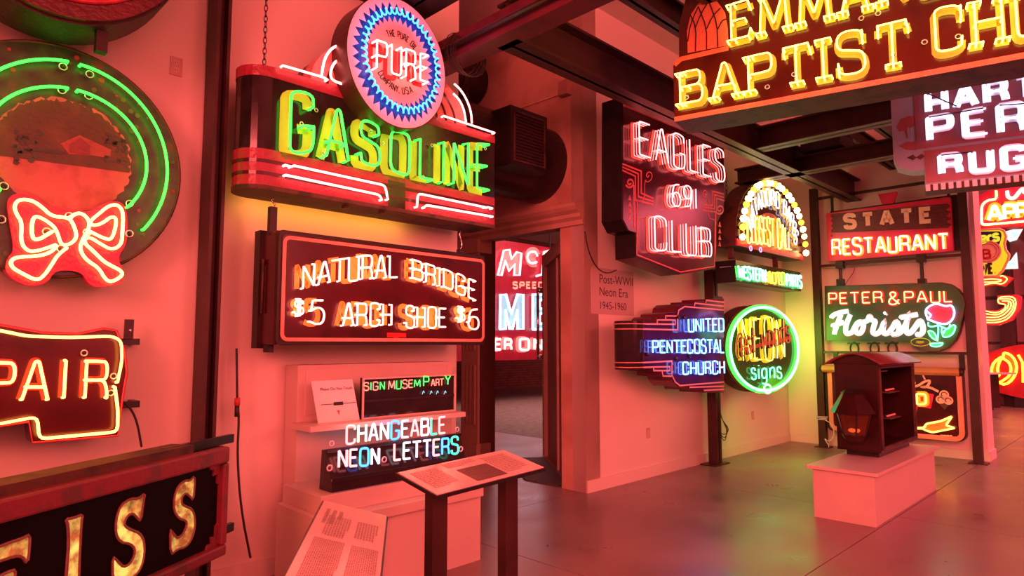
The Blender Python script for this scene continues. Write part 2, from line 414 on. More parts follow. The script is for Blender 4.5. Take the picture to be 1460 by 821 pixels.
def trace(par, F, pts, m, off=.04, r=.006, smooth=0, closed=False, rnd=.02, name='neon_tube', back=0):
    P = F.U(pts, off)
    P = chaikin(P, smooth, closed) if smooth else (rc(P, rnd) if not closed and len(P) > 2 else P)
    Q = [(a, -off, b) for a, b in P]
    if back and not closed: Q = [(Q[0][0], -off + back, Q[0][2])] + Q + [(Q[-1][0], -off + back, Q[-1][2])]
    return MB().tube(Q, r, 6, closed).build(name, m, par, smooth=True)
def stroke(par, F, pts, m, w_, y=0.0, smooth=0, closed=False, name='painted_line', t=.002, off=0):
    P = F.U(pts, off); P = chaikin(P, smooth, closed) if smooth else P
    return MB().ribbon(P, w_, y - .0008, t, closed).build(name, m, par)
def patch(par, F, pts, m, y=0.0, t=.002, smooth=0, name='painted_panel', off=0):
    P = F.U(pts, off); P = chaikin(P, smooth, True) if smooth else P
    return MB().prism(P, y - t, y).build(name, m, par)
def chain(par, p0, p1, m=None, pitch=.035, name='chain'):
    a, b = Vector(p0), Vector(p1); n = max(2, int((b - a).length / pitch)); mb = MB()
    d = (b - a).normalized(); s1 = d.orthogonal().normalized(); s2 = d.cross(s1)
    for i in range(n):
        c = a + (b - a) * ((i + .5) / n); s = s1 if i % 2 else s2; L = (b - a).length / n * .68
        mb.tube([c + d * L * cos(2 * pi * j / 8) + s * L * .45 * sin(2 * pi * j / 8) for j in range(8)], .0028, 4, True)
    return mb.build(name, m or DARK, par)
def insulators(par, F, pts, R=.018, off=.02):
    for x, y in pts:
        u, v = F.uv(x, y, off); mb = MB().ring((u, -off, v), R, .0035, 12, 5); mb.build('glass_insulator', GLASSE, par, smooth=True)
        MB().ball((u, -off * .6, v), R * .55, 8).build('electrode_cap', BLACKG, par, smooth=True)

# ---------------------------------------------------------------- the rooms (x along the long wall, y into it)
ROOM = Frame(A, (0, 0, 0))
def room(o): o.rotation_euler = (0, 0, pi / 4); return o
def npx(a, px):                 # how deep (n) a point at a along the wall shows at column px
    r = (px - 730) / 933.4; return a * (1 - r) / (1 + r)
def apx(n, px):
    r = (px - 730) / 933.4; return n * (1 + r) / (1 - r)
def hgt(a, n, py): # height that shows at row py
    p = A * a + NA * n
    x = 730 + 930 * p.x / (p.y * cos(PITCH)); return at(x, py, p.y).z
CEIL = 5.2
fl = MB().box(-6, 26, -9, 22, -.3, -.012)
floor = room(structure('floor', fl, mat('joint_base_dark', (.05, .03, .03), .8, var=.1)))  # dark base that shows in the joints between slabs
def concrete():
    m = mat('polished_concrete', (.30, .215, .19), .24, var=0, scale=1.1, bump=.0015, bscale=7, coat=.12); _bsdf(m).inputs['Coat Roughness'].default_value = .22
    nt = m.node_tree; b = _bsdf(m); nz = nt.nodes.new('ShaderNodeTexNoise'); nz.inputs['Scale'].default_value = 2.2; nz.inputs['Detail'].default_value = 8
    tc = [n for n in nt.nodes if n.type == 'TEX_COORD'][0]; nt.links.new(tc.outputs['Object'], nz.inputs['Vector'])
    mr = nt.nodes.new('ShaderNodeMapRange'); mr.inputs[1].default_value = .3; mr.inputs[2].default_value = .7; mr.inputs[3].default_value = .26; mr.inputs[4].default_value = .44
    nt.links.new(nz.outputs['Fac'], mr.inputs[0]); nt.links.new(mr.outputs[0], b.inputs['Roughness'])
    r = [n for n in nt.nodes if n.type == 'VALTORGB'][0].color_ramp
    r.elements[0].color = (.17, .11, .10, 1); r.elements[1].color = (.29, .20, .18, 1)
    return m
CONC = concrete()
ja = [-6, -2.8, .3, 3.42, 6.5, 9.6, 12.7, 15.9, 19, 22, 26]; jn = [-9, -5.2, -1.4, 1.75, 4.3]
for i in range(len(ja) - 1):
    for j in range(len(jn) - 1):
        o = MB().box(ja[i] + .004, ja[i + 1] - .004, jn[j] + .004, jn[j + 1] - .004, -.012, 0).build('concrete_slab', CONC, floor)
MB().box(3.5, 7.8, 4.3, 8.6, -.012, 0).build('concrete_slab', CONC, floor)
ROUGH = mat('rough_street_paving', (.20, .14, .13), .7, var=.35, scale=9, bump=.03, bscale=14)
MB().box(7.8, 26, 4.3, 22, -.012, .001).build('street_paving', ROUGH, floor)
MB().box(3.5, 7.8, 8.6, 22, -.012, .001).build('street_paving', ROUGH, floor)

AL = apx(DW, 651)
room(structure('wall_left', MB().box(-6, AL, DW, DW + .15, 0, CEIL), WALL))
room(structure('wall_back', MB().box(5.285, SR, DW, DW + .17, 0, CEIL), WALL))
room(structure('wall_right', MB().box(SR, SR + .42, 1.70, DW + .17, 0, CEIL), WALL))
NJ = 5.81
es = MB().box(5.285, 5.52, DW, 4.55, 0, 2.76).box(5.285, 5.52, DW, 9.5, 2.76, CEIL)
room(structure('wall_entrance', es, STUCCO))
room(structure('ceiling', MB().box(-6, 26, -6, 22, CEIL, CEIL + .2), mat('ceiling_plaster', (.76, .66, .60), .7, var=.05)))
MAR = mat('gallery_wall_paint', (.30, .15, .14), .6, var=.05, bump=.001)
room(structure('wall_far', MB().box(20.3, 20.5, -8, 8, 0, CEIL), MAR))
cladding = room(structure('trim_1', MB().box(20.26, 20.3, -8, 8, 2.62, 2.70).box(20.26, 20.3, -8, 8, 1.5, 1.55).box(20.0, 20.3, 2.6, 2.9, 0, CEIL).box(20.0, 20.3, 2.15, 2.25, 0, CEIL), STEEL))
# brick wall of the next hall
bm_ = bpy.data.materials.new('brick_wall_paint'); bm_.use_nodes = True
_nt = bm_.node_tree; _bt = _nt.nodes.new('ShaderNodeTexBrick'); _tc = _nt.nodes.new('ShaderNodeTexCoord'); _mp = _nt.nodes.new('ShaderNodeMapping')
_mp.inputs['Rotation'].default_value = (pi / 2, 0, 0); _bt.inputs['Scale'].default_value = 3.0; _bt.inputs['Color1'].default_value = (.24, .07, .05, 1); _bt.inputs['Color2'].default_value = (.15, .045, .035, 1); _bt.inputs['Mortar'].default_value = (.06, .03, .03, 1)
_bt.inputs['Mortar Size'].default_value = .03
_nt.links.new(_tc.outputs['Object'], _mp.inputs[0]); _nt.links.new(_mp.outputs[0], _bt.inputs['Vector']); _nt.links.new(_bt.outputs[0], _bsdf(bm_).inputs['Base Color'])
room(structure('wall_brick', MB().box(8, 26, 15.9, 16.1, 0, CEIL), bm_))
room(structure('baseboard_left', MB().box(-6, AL, DW - .02, DW, 0, .115), WALL))
room(structure('baseboard_back', MB().box(5.285, SR - .02, DW - .02, DW, 0, .12), WALL))
room(structure('baseboard_right', MB().box(SR - .02, SR + .02, 1.68, DW - .02, 0, .12).box(SR, SR + .42, 1.68, 1.70, 0, .12), WALL))

# entrance: pilaster, cornice, reveal, door
PIL = mat('pilaster_paint', (.46, .30, .22), .6, var=.08)
pil = MB().box(5.25, 5.42, NJ + .02, 6.13, .1, 2.60).box(5.22, 5.45, NJ - .0, 6.16, 0, .32).box(5.21, 5.45, NJ - .01, 6.17, 2.60, 2.76)
pilo = room(structure('column_1', pil, PIL))
for z0, z1 in ((.55, 1.25), (1.42, 2.4)):
    for k in range(4):
        n0 = NJ + .055 + k * .066
        room_o = MB().box(5.232, 5.252, n0, n0 + .03, z0, z1).build('fluting_rib', PIL, pilo)
room(structure('trim_2', MB().box(5.285, 5.52, NJ, NJ + .025, 0, 2.76).box(5.42, 5.52, NJ + .025, 6.13, 0, 2.76), mat('dark_door_frame', (.10, .045, .03), .5)))
cor = MB()
prof = [(5.285, 2.74), (5.25, 2.74), (5.25, 2.79), (5.21, 2.82), (5.21, 2.855), (5.16, 2.885), (5.13, 2.92), (5.13, 2.955), (5.285, 2.97)]
for (x, z), (x2, z2) in zip(prof[:-1], prof[1:]):
    pass
vs = [(x, 4.215, z) for x, z in prof] + [(x, 6.55, z) for x, z in prof]; k = len(prof)
cor.add(vs, [tuple(range(k)), tuple(range(2 * k - 1, k - 1, -1))] + [(i, i + k, (i + 1) % k + k, (i + 1) % k) for i in range(k)])
room(structure('cornice_1', cor, PIL))
MTL = mat('brown_door_paint', (.20, .085, .055), .45)
# the open leaf and its frame, running back into the next hall
DV = Vector((6.75 - 5.52, 6.05 - 4.58)); DL = DV.length; ddir = atan2(DV.y, DV.x)
dr = MB().box(0, DL, 0, .05, 0, 2.72)
door = structure('door_1', dr, MTL); door.location = A * 5.53 + NA * 4.56; door.rotation_euler = (0, 0, pi / 4 + ddir)
MB().box(.0, .09, -.0 + .05, .09, 0, 2.72).build('door_stile', PIL, door)
MB().box(DL - .16, DL, .05, .10, 0, 2.72).build('door_stile', PIL, door)
MB().box(.09, DL - .16, .05, .09, 2.55, 2.72).build('door_rail', PIL, door)
MB().box(.4, .46, .05, .085, 0, 2.55).build('door_stop', STEEL, door)
MB().box(.8, .84, .05, .075, 0, 2.55).build('door_stop', PIL, door)
hd = MB().tube([(DL - .02, .16, 1.28), (DL - .02, .16, 2.28)], .02, 8).tube([(DL - .02, .10, 1.32), (DL - .02, .17, 1.32)], .03, 8).tube([(DL - .02, .10, 2.24), (DL - .02, .17, 2.24)], .04, 8)
hd.build('door_handle', CHROME, door, smooth=True)
mt = MB().plan([(5.45, 4.62), (6.5, 5.9), (6.25, 6.1), (5.75, 5.75), (5.3, 5.1), (5.3, 4.62)], .001, .012)
MATM = mat('ribbed_rubber_mat', (.10, .07, .065), .7, var=.3, scale=30)
e = thing('door_mat', ROOM, 'grey ribbed mat on the floor inside the doorway', 'mat')
mt.build('mat', MATM, e)

# steel posts and beams
room(structure('steel_column', MB().box(1.455, 1.475, 4.03, 4.2, 0, CEIL).box(1.475, 1.535, 4.10, 4.14, 0, CEIL).box(1.52, 1.54, 4.03, 4.2, 0, CEIL), STEEL))
def ibeam_a(n, z0, z1, a0, a1, wd=.2, m=None):
    return room(structure('steel_beam', MB().box(a0, a1, n - wd / 2, n + wd / 2, z0, z0 + .02).box(a0, a1, n - .012, n + .012, z0, z1).box(a0, a1, n - wd / 2, n + wd / 2, z1 - .02, z1), m or STEEL))
def ibeam_b(a, z0, z1, n0, n1, wd=.18, m=None):
    return room(structure('steel_beam', MB().box(a - wd / 2, a + wd / 2, n0, n1, z0, z0 + .02).box(a - .012, a + .012, n0, n1, z0, z1).box(a - wd / 2, a + wd / 2, n0, n1, z1 - .02, z1), m or STEEL))
ibeam_a(3.15, 3.60, 3.92, 3.1, SR)
ibeam_a(2.6, 3.98, 4.18, 3.1, SR, .12); ibeam_a(2.2, 3.98, 4.18, 3.1, SR, .12)
ibeam_b(6.9, 3.62, 3.86, -3, 3.05, .2); ibeam_b(8.15, 3.6, 3.8, -3, 3.9, .2); ibeam_b(9.3, 3.9, 4.1, -3, 4.1, .14)
room(structure('steel_beam', MB().box(2.98, 3.16, -2.6, DW, 3.60, 3.78), STEEL2))
ibeam_b(2.62, 3.86, 4.15, -2, DW, .34)
ibeam_a(1.2, 3.98, 4.2, 6.9, SR, .14); ibeam_a(-.2, 3.98, 4.2, 6.9, SR, .14)
ibeam_b(7.5, 4.3, 4.5, -3, 4.1, .14)
# pipe hung under the maroon beam, with wires wound on it
def tube_thing(name, label, cat, pts, r, m, k=8, group=None):
    o = MB().tube(pts, r, k).build(name, m, None, smooth=True); o['label'] = label; o['category'] = cat
    if group: o['group'] = group
    return room(o)
tube_thing('conduit_pipe', 'thin dark pipe running along under the maroon ceiling beam', 'pipe', [(2.93, 4.2, 3.66), (2.93, 1.2, 3.66)], .018, DARK)
wr = MB()
for k in range(7):
    wr.ring((3.07, 3.62 - k * .02, 3.67 - .01 * k), .15 + .012 * random.random(), .004, 18, 4, 'y')
o = room(wr.build('wire_coil', CORD, None)); o['label'] = 'black wires wound round the maroon ceiling beam above the chain'; o['category'] = 'wire'
# ducts
du = thing('air_duct', ROOM, 'fat dark round air duct entering the rough wall over the doorway', 'duct')
MB().tube([(3.75, 4.86, 3.48), (5.282, 4.86, 3.48)], .42, 36).build('duct_tube', DARK, du, smooth=False)
MB().box(4.28, 4.80, 4.30, 4.62, 3.20, 3.78).build('register_box', DARK, du)
gr = MB().box(4.32, 4.335, 4.285, 4.30, 3.24, 3.74).box(4.745, 4.76, 4.285, 4.30, 3.24, 3.74).box(4.335, 4.745, 4.285, 4.30, 3.24, 3.26).box(4.335, 4.745, 4.285, 4.30, 3.72, 3.74).build('register_frame', RUST, du)
for k in range(14): MB().box(4.335, 4.745, 4.287, 4.298, 3.27 + k * .032, 3.285 + k * .032).build('louvre', STEEL, gr)
d2 = thing('air_duct', ROOM, 'smaller dark duct end high on the rough wall above the fat duct', 'duct')
MB().tube([(3.8, 5.95, 4.72), (5.28, 5.95, 4.72)], .26, 28).build('duct_tube', DARK, d2)
MB().tube([(4.9, 5.95, 4.72), (4.95, 5.95, 4.72)], .275, 28).build('duct_band', STEEL, d2)
def box_thing(name, label, cat, x0, x1, y0, y1, z0, z1, m, bv=.003, group=None):
    o = MB().box(x0, x1, y0, y1, z0, z1).build(name, m); bevel(o, bv); room(o); o['label'] = label; o['category'] = cat
    if group: o['group'] = group
    return o
box_thing('junction_box', 'small grey electrical box on the rough wall below the steel beam', 'electrical box', 5.20, 5.285, 4.37, 4.50, 4.17, 4.33, mat('grey_box_paint', (.35, .2, .16), .5))
tube_thing('wall_conduit', 'thin conduit running across the rough wall to the grey box', 'conduit', [(5.27, 4.5, 4.22), (5.27, 6.4, 4.22)], .008, STUCCO)
e = thing('ceiling_speaker', ROOM, 'black box housing hung on the steel beam beyond the yellow lettered sign', 'speaker')
MB().box(7.95, 8.4, 2.55, 3.0, 3.82, 4.12).build('cabinet', BLACK, e)
MB().box(7.9, 8.45, 2.25, 3.05, 4.12, 4.14).build('mounting_plate', BLACK, e)

# ---------------------------------------------------------------- outlets and wall notes
def outlet(F, label, duplex=True):
    e = thing('wall_outlet', F, label, 'outlet')
    bevel(MB().box(-.036, .036, -.006, 0, -.058, .058).build('cover_plate', mat('outlet_plastic', (.55, .36, .30), .4), e), .002)
    if duplex:
        for s in (-1, 1):
            s_ = MB().prism(circ(0, s * .024, .016, 12), -.008, -.006).build('socket', WHITE, e)
            MB().box(-.008, -.005, -.0085, -.008, s * .024 - .005, s * .024 + .006).box(.005, .008, -.0085, -.008, s * .024 - .005, s * .024 + .006).build('slot', INK, s_)
    else: MB().box(-.012, .012, -.010, -.006, -.03, .03).build('socket', WHITE, e)
def onwall(px, py): F = fA(0.001, px, py); return F
outlet(onwall(251, 95), 'beige duplex outlet high on the pink wall above the round wreath sign')
outlet(onwall(924, 617), 'small outlet low on the pink wall below the purple stepped sign', False)
outlet(onwall(1073, 592), 'small outlet low on the yellow lit wall below the green ring sign', False)
F = fA(.004, 843, 447)
e = thing('wall_placard', F, 'pale placard with grey era heading on the pink wall beside the arrow-bottomed club sign', 'placard')
x1, zt = F.uv(903, 384); _, zt0 = F.uv(843, 380)
MB().box(0, x1, 0, .004, 0, zt0).build('panel', mat('placard_grey', (.52, .40, .38), .4, var=.03, bump=0), e)
def font_text(par, txt, x, z, size, m, y=-.001, align='LEFT', rot=None):
    c = bpy.data.curves.new('lettering', 'FONT'); c.body = txt; c.size = size; c.align_x = align; c.extrude = .0003
    t = bpy.data.objects.new('printed_lettering', c); me = bpy.data.meshes.new_from_object(t)
    bpy.data.objects.remove(t); bpy.data.curves.remove(c); me.materials.append(m)
    o = bpy.data.objects.new('printed_lettering', me); COL.objects.link(o); o.parent = par
    o.location = (x, y, z); o.rotation_euler = rot or (pi / 2, 0, 0); return o
PLI = mat('placard_ink', (.06, .04, .05), .6)
for txt, yy in (('Post-WWII', 403), ('Neon Era', 421), ('1945-1960', 440)):
    u, v = F.uv(854, yy); font_text(e, txt, u, v, .135 if yy < 430 else .115, PLI)

# ---------------------------------------------------------------- the wreath sign
def ell(F, c, right, top, off=0.0):
    cu, cv = F.uv(*c, off); ru, _ = F.uv(right, c[1], off); _, tv = F.uv(c[0], top, off); return cu, cv, ru - cu, tv - cv
F = fA(.22, 80, 392)
wr = thing('round_neon_sign', F, 'round dark green sign with green neon rings and a pink neon bow', 'neon sign')
cu, cv, rx, rz = ell(F, (80, 228), 258, 63)
FOL = mat('painted_foliage', (.02, .055, .02), .35, var=.3, scale=7, bump=.001)
_nt = FOL.node_tree; _r = [n for n in _nt.nodes if n.type == 'VALTORGB'][0].color_ramp
_r.elements[0].position = .36; _r.elements[0].color = (.010, .018, .010, 1); _r.elements[1].position = .60; _r.elements[1].color = (.02, .07, .012, 1)
_e = _r.elements.new(.68); _e.color = (.09, .05, .01, 1)
[n for n in _nt.nodes if n.type == 'TEX_NOISE'][0].inputs['Scale'].default_value = 11
MB().prism(circ(cu, cv, rx, 72, rz=rz), 0, .14).build('face_disc', FOL, wr)
MB().tube([(x, .0, z) for x, z in circ(cu, cv, rx - .004, 72, rz=rz - .004)], .008, 6, True).build('rim', RUST, wr, smooth=True)
iu, iv, ix, iz = ell(F, (93, 222), 188, 142)
def ragged(k0, k1, s, seed):
    rr = random.Random(seed); n = 90
    return [(iu + ix * s * cos(t) * (1 + rr.uniform(-.03, .03)), iv + iz * s * sin(t) * (1 + rr.uniform(-.035, .035))) for t in [k0 + (k1 - k0) * i / (n - 1) for i in range(n)]]
MB().prism(ragged(0, 2 * pi * .99, 1, 3), -.003, 0).build('painted_snow', worn('painted_snow', (.50, .15, .14), (.36, .10, .07), .4, scale=6), wr)
MB().prism(ragged(-.12, pi + .2, .97, 5), -.0045, -.003).build('painted_sky', worn('painted_evening_sky', (.07, .05, .012), (.12, .07, .02), .4, scale=5), wr)
patch(wr, F, [(86, 205), (113, 193), (158, 214), (156, 226), (131, 222), (98, 220)], mat('painted_cottage', (.34, .09, .06), .4), y=-.005)
patch(wr, F, [(98, 206), (114, 197), (128, 208), (127, 221), (99, 218)], mat('painted_gable', (.22, .05, .04), .4), y=-.0075)
patch(wr, F, [(20, 214), (60, 210), (92, 217), (90, 221), (50, 216), (22, 220)], FOL, y=-.006)
rr = random.Random(11); tw = MB()
for i in range(60):
    u, v = F.uv(rr.choice([rr.uniform(20, 60), rr.uniform(150, 182)]), rr.uniform(185, 232)); tw.prism(circ(u, v, rr.uniform(.006, .016), 5), -.008, -.006)
tw.build('painted_twigs', FOL, wr)['kind'] = 'stuff'
br = MB(); bo = MB()
for i in range(80):
    t = rr.uniform(0, 2 * pi); s = rr.uniform(.66, .95); (bo if i % 3 else br).prism(circ(cu + rx * s * cos(t), cv + rz * s * sin(t), rr.uniform(.006, .016), 8), -.003, 0)
br.build('painted_berries', mat('berry_red', (.30, .03, .02), .4), wr)['kind'] = 'stuff'
bo.build('painted_leaves', mat('leaf_olive', (.07, .12, .02), .4, var=.3), wr)['kind'] = 'stuff'
def arc_tube(par, c, a0, a1, m, off, r=.008, n=40):
    cu, cv, rx, rz = c
    P = [(cu + rx * cos(a0 + (a1 - a0) * i / n), -off, cv + rz * sin(a0 + (a1 - a0) * i / n)) for i in range(n + 1)]
    P = [(P[0][0], -off + .03, P[0][2])] + P + [(P[-1][0], -off + .03, P[-1][2])]
    MB().tube(P, r, 7).build('neon_tube', m, par, smooth=True)
oc = ell(F, (100, 226), 239.5, 88, .05); ic = ell(F, (100, 222), 210, 126, .05)
for c in (oc, ic):
    arc_tube(wr, c, pi * .485, -.22 * pi, N_GREEN, .05); arc_tube(wr, c, pi * .525, pi * 1.22, N_GREEN, .05)
c1 = 3.42
def P1(l, x0=0, y0=0, s=3.4206): return [(x0 + x / s, y0 + y / s) for x, y in l]
bowl = [(30, 300), (60, 262), (120, 258), (180, 280), (240, 330), (330, 340), (430, 350), (480, 320), (560, 290), (620, 320), (625, 500), (570, 570), (605, 640), (600, 700), (480, 720), (430, 700), (400, 640), (270, 630), (230, 700), (130, 715), (20, 650), (35, 570), (70, 540), (45, 400)]
BOWR = mat('bow_red_enamel', (.55, .02, .09), .3, var=.08)
u_ = F.U(P1(bowl, 0, 200), .03); u_ = chaikin(u_, 2, True)
MB().prism(u_, -.03, .05).build('bow_panel', BOWR, wr)
b1 = [(255, 445), (170, 495), (152, 450), (160, 375), (190, 370), (260, 415), (280, 450), (298, 512), (340, 508), (372, 480), (370, 440), (345, 385), (320, 375), (250, 370), (200, 320), (150, 290), (90, 288), (68, 320), (80, 360), (108, 400), (100, 500), (140, 545), (200, 535), (270, 510)]
b2 = [(275, 515), (250, 545), (190, 565), (80, 568), (50, 590), (60, 622), (110, 650), (180, 685), (215, 660), (250, 610), (280, 560), (325, 525)]
b3 = [(335, 378), (380, 352), (415, 365), (438, 400), (430, 440), (405, 480), (390, 520), (400, 555), (430, 590), (480, 620), (515, 680), (545, 692), (598, 660), (592, 636), (540, 610), (505, 590), (450, 535), (415, 505), (412, 480), (440, 472), (490, 505), (545, 535), (592, 510), (597, 450), (602, 350), (575, 312), (530, 318), (480, 360), (438, 395), (450, 418), (500, 405), (545, 368), (572, 385), (548, 485), (510, 480), (440, 445)]
N_BOW = neon('neon_bow', (9, 3.4, .75))
for b in (b1, b2, b3): trace(wr, F, P1(b, 0, 200), N_BOW, .065, .0085, smooth=2, back=.03)
insulators(wr, F, P1([(308, 325), (302, 440)]) + P1([(438, 362), (433, 468)]) + P1([(632, 308), (632, 455), (20, 222), (5, 385)], 0, 200), .018, .03)
insulators(wr, F, P1([(228, 445), (338, 368), (425, 448), (298, 528)], 0, 200), .018, .05)

# ---------------------------------------------------------------- disc over it
F = fA(.55, 130, 52)
e = thing('round_sign_disc', F, 'big unlit round sign of dark red metal high above the wreath sign', 'sign')
cu, cv, rx, rz = ell(F, (95, -212), 296, -450)
MB().prism(circ(cu, cv, rx, 72, rz=rz), 0, .30).build('drum', mat('drum_black_brown', (.035, .018, .012), .5, var=.4), e)
DRK = mat('dark_crimson_enamel', (.09, .006, .012), .3, var=.3)
MB().prism(circ(cu, cv, rx * .985, 72, rz=rz * .985), -.04, 0).build('face_disc', DRK, e)
MB().tube([(x, -.045, z) for x, z in circ(cu, cv, rx * .88, 80, rz=rz * .88)], .014, 8, True).build('raised_ring', mat('crimson_bead', (.50, .03, .05), .25, var=.3, bump=.01), e, smooth=True)
MB().prism(circ(cu, cv, rx * .86, 72, rz=rz * .86), -.05, -.04).build('inner_face', mat('crimson_face', (.16, .006, .02), .3, var=.25), e)
u, v = F.uv(148, 52); MB().box(u - .02, u + .03, .05, .1, v - .06, v + .05).build('support_lug', DARK, e)
for a in (25, 215):
    u, v = F.uv(a, -30); MB().tube([(u, .1, v), (u, .1, 5.2 - F.p.z)], .012, 6).build('hanging_rod', DARK, e)

# ---------------------------------------------------------------- ...PAIR sign
F = fA(.30, 168, 620)
e = thing('neon_sign', F, 'dark red cut-out sign with PAIR in pink-white neon, below the wreath sign', 'neon sign')
brd = [(-190, 462), (-90, 452), (0, 463), (60, 474), (110, 476), (148, 468), (166, 471), (178, 500), (181, 530), (174, 573), (168, 621), (46, 631), (41, 601), (-90, 622), (-190, 630)]
P = F.U(brd)
MB().prism(P, 0, .16).build('cabinet', MAROON, e)
MB().tube([(x, .0, z) for x, z in P], .006, 6, True).build('rim', REDFACE, e, smooth=True)
trace(e, F, [(-180, 480), (-90, 462), (0, 471), (38, 479), (100, 481), (160, 479), (173, 486), (174, 514), (167.5, 545)], N_REDY, .045, .0075, rnd=.03, back=.03)
trace(e, F, [(163.7, 551.5), (168, 583), (167.5, 615.5), (56, 625.7), (53, 594), (0, 604), (-180, 628)], N_REDY, .045, .0075, rnd=.03, back=.03)
for ch, x0, x1, yt, yb in (('R', -112, -82, 518, 570), ('E', -66, -42, 517, 571), ('P', -20, 17, 517, 571), ('A', 31, 68, 515, 570), ('I', 87, 95, 514, 567), ('R', 121, 152, 515, 567)):
    word(e, F, ch, [(x0, yb, yt), (x1, yb, yt)], N_REDY, .05, .0075, REDP, .035, back=.03)
insulators(e, F, [(120, 503), (162, 536), (158, 560)], .014, .02)
for y in (487, 582):
    u0, v0 = F.uv(160, y); u1, _ = F.uv(213, y); MB().box(u0, u1, .17, .19, v0 - .018, v0 + .018).build('mounting_bar', BLACK, e)
    MB().box(u1 - .03, u1, .19, .295, v0 - .018, v0 + .018).build('wall_bracket', BLACK, e)
u, v = F.uv(196, 470); m_ = MB().box(u - .022, u + .022, .15, .17, v - .05, v + .06).build('angle_tab', DARK, e); MB().ball((u + .003, .148, v), .01, 6).build('bolt', CHROME, m_)
cb = F.U([(174, 570), (190, 578), (203, 600), (210, 640)]); MB().tube(chaikin([(u, .1, v) for u, v in cb], 2), .006, 6).build('power_cord', CORD, e, smooth=True)

# ---------------------------------------------------------------- gold-lettered glass sign low down
F = fV(950, 318, 790, 3.15)
e = thing('gold_letter_sign', F, 'black sign with big glittering gold serif letters in a worn red metal frame', 'sign')
u0, vt = F.uv(318, 637); ub, vb = F.uv(314, 793); W0 = -2.3
MB().box(W0, 0, .02, .12, 0, vt).build('cabinet', DARK, e)
MFACE = mat('matt_black_face', (.006, .004, .004), .5, bump=0); _bsdf(MFACE).inputs['Specular IOR Level'].default_value = .08
fr = worn('worn_red_frame', (.20, .03, .045), (.12, .04, .04), .4, scale=9)
for nm, a in (('frame_rail', (W0, 0, 0, .05, vt - .075, vt)), ('frame_rail', (W0, 0, 0, .05, 0, .05)), ('frame_rail', (-.035, 0, 0, .05, .05, vt - .075))):
    bevel(MB().box(a[0], a[1], -.02, a[3], a[4], a[5]).build(nm, fr, e), .01)
MB().box(W0, -.2, .02, .14, vt, vt + .035).build('top_flange', RUST, e)
MB().box(W0, -.035, .016, .02, .05, vt - .075).build('glass_face', MFACE, e)
for zc, s in ((vt - .075, -1), (.05, 1)):
    P = [(-.035, zc), (-.11, zc), (-.10, zc + s * .02), (-.075, zc + s * .02), (-.08, zc + s * .05), (-.05, zc + s * .045), (-.05, zc + s * .09), (-.035, zc + s * .10)]
    MB().prism(P, .006, .016).build('corner_scroll', fr, e)
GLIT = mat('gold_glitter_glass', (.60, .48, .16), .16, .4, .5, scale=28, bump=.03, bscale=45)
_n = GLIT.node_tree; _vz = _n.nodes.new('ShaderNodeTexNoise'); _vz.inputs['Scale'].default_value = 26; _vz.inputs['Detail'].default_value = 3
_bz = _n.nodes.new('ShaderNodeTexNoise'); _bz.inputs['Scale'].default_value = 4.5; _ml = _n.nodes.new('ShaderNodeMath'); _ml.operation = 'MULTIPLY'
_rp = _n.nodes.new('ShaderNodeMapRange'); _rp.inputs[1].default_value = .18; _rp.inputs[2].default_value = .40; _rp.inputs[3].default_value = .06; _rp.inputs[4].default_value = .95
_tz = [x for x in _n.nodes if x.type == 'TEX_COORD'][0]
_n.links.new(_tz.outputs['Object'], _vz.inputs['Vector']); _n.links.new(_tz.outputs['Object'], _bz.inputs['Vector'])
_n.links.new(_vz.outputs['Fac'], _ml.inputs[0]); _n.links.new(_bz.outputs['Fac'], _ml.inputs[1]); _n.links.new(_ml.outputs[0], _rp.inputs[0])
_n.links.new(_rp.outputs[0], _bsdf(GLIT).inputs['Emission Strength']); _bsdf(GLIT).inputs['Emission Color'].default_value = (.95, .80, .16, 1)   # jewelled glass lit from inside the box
EDGE = mat('letter_edge_brown', (.22, .10, .09), .5)
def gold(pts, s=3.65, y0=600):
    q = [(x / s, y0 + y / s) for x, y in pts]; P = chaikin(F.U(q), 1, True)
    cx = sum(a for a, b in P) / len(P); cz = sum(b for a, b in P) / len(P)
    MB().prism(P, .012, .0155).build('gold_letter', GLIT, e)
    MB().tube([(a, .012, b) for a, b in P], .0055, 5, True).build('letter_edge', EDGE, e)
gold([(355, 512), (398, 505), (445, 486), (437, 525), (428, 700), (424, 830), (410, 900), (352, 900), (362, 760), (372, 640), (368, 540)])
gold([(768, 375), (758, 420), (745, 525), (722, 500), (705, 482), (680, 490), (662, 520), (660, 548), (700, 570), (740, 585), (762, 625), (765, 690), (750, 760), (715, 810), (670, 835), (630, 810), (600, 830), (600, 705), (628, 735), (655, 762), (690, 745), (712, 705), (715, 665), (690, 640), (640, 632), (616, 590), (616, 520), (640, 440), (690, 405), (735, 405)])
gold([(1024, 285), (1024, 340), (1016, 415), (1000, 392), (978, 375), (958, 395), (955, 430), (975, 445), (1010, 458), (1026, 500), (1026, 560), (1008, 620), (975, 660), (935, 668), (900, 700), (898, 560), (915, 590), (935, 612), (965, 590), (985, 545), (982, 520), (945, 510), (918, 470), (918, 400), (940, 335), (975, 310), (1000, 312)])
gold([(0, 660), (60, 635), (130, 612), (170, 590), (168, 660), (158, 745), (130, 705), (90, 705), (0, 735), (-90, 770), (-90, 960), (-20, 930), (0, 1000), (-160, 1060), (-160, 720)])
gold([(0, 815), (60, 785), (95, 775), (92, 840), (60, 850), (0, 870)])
for y in (632, 765):
    a, b = (318, y), (349, y - (10 if y < 700 else 16)); u, v = F.uv(*a); u2, v2 = F.uv(349, b[1])
    MB().box(u - .3, u2, .06, .085, v - .02, v + .02).build('mounting_bar', BLACK, e)

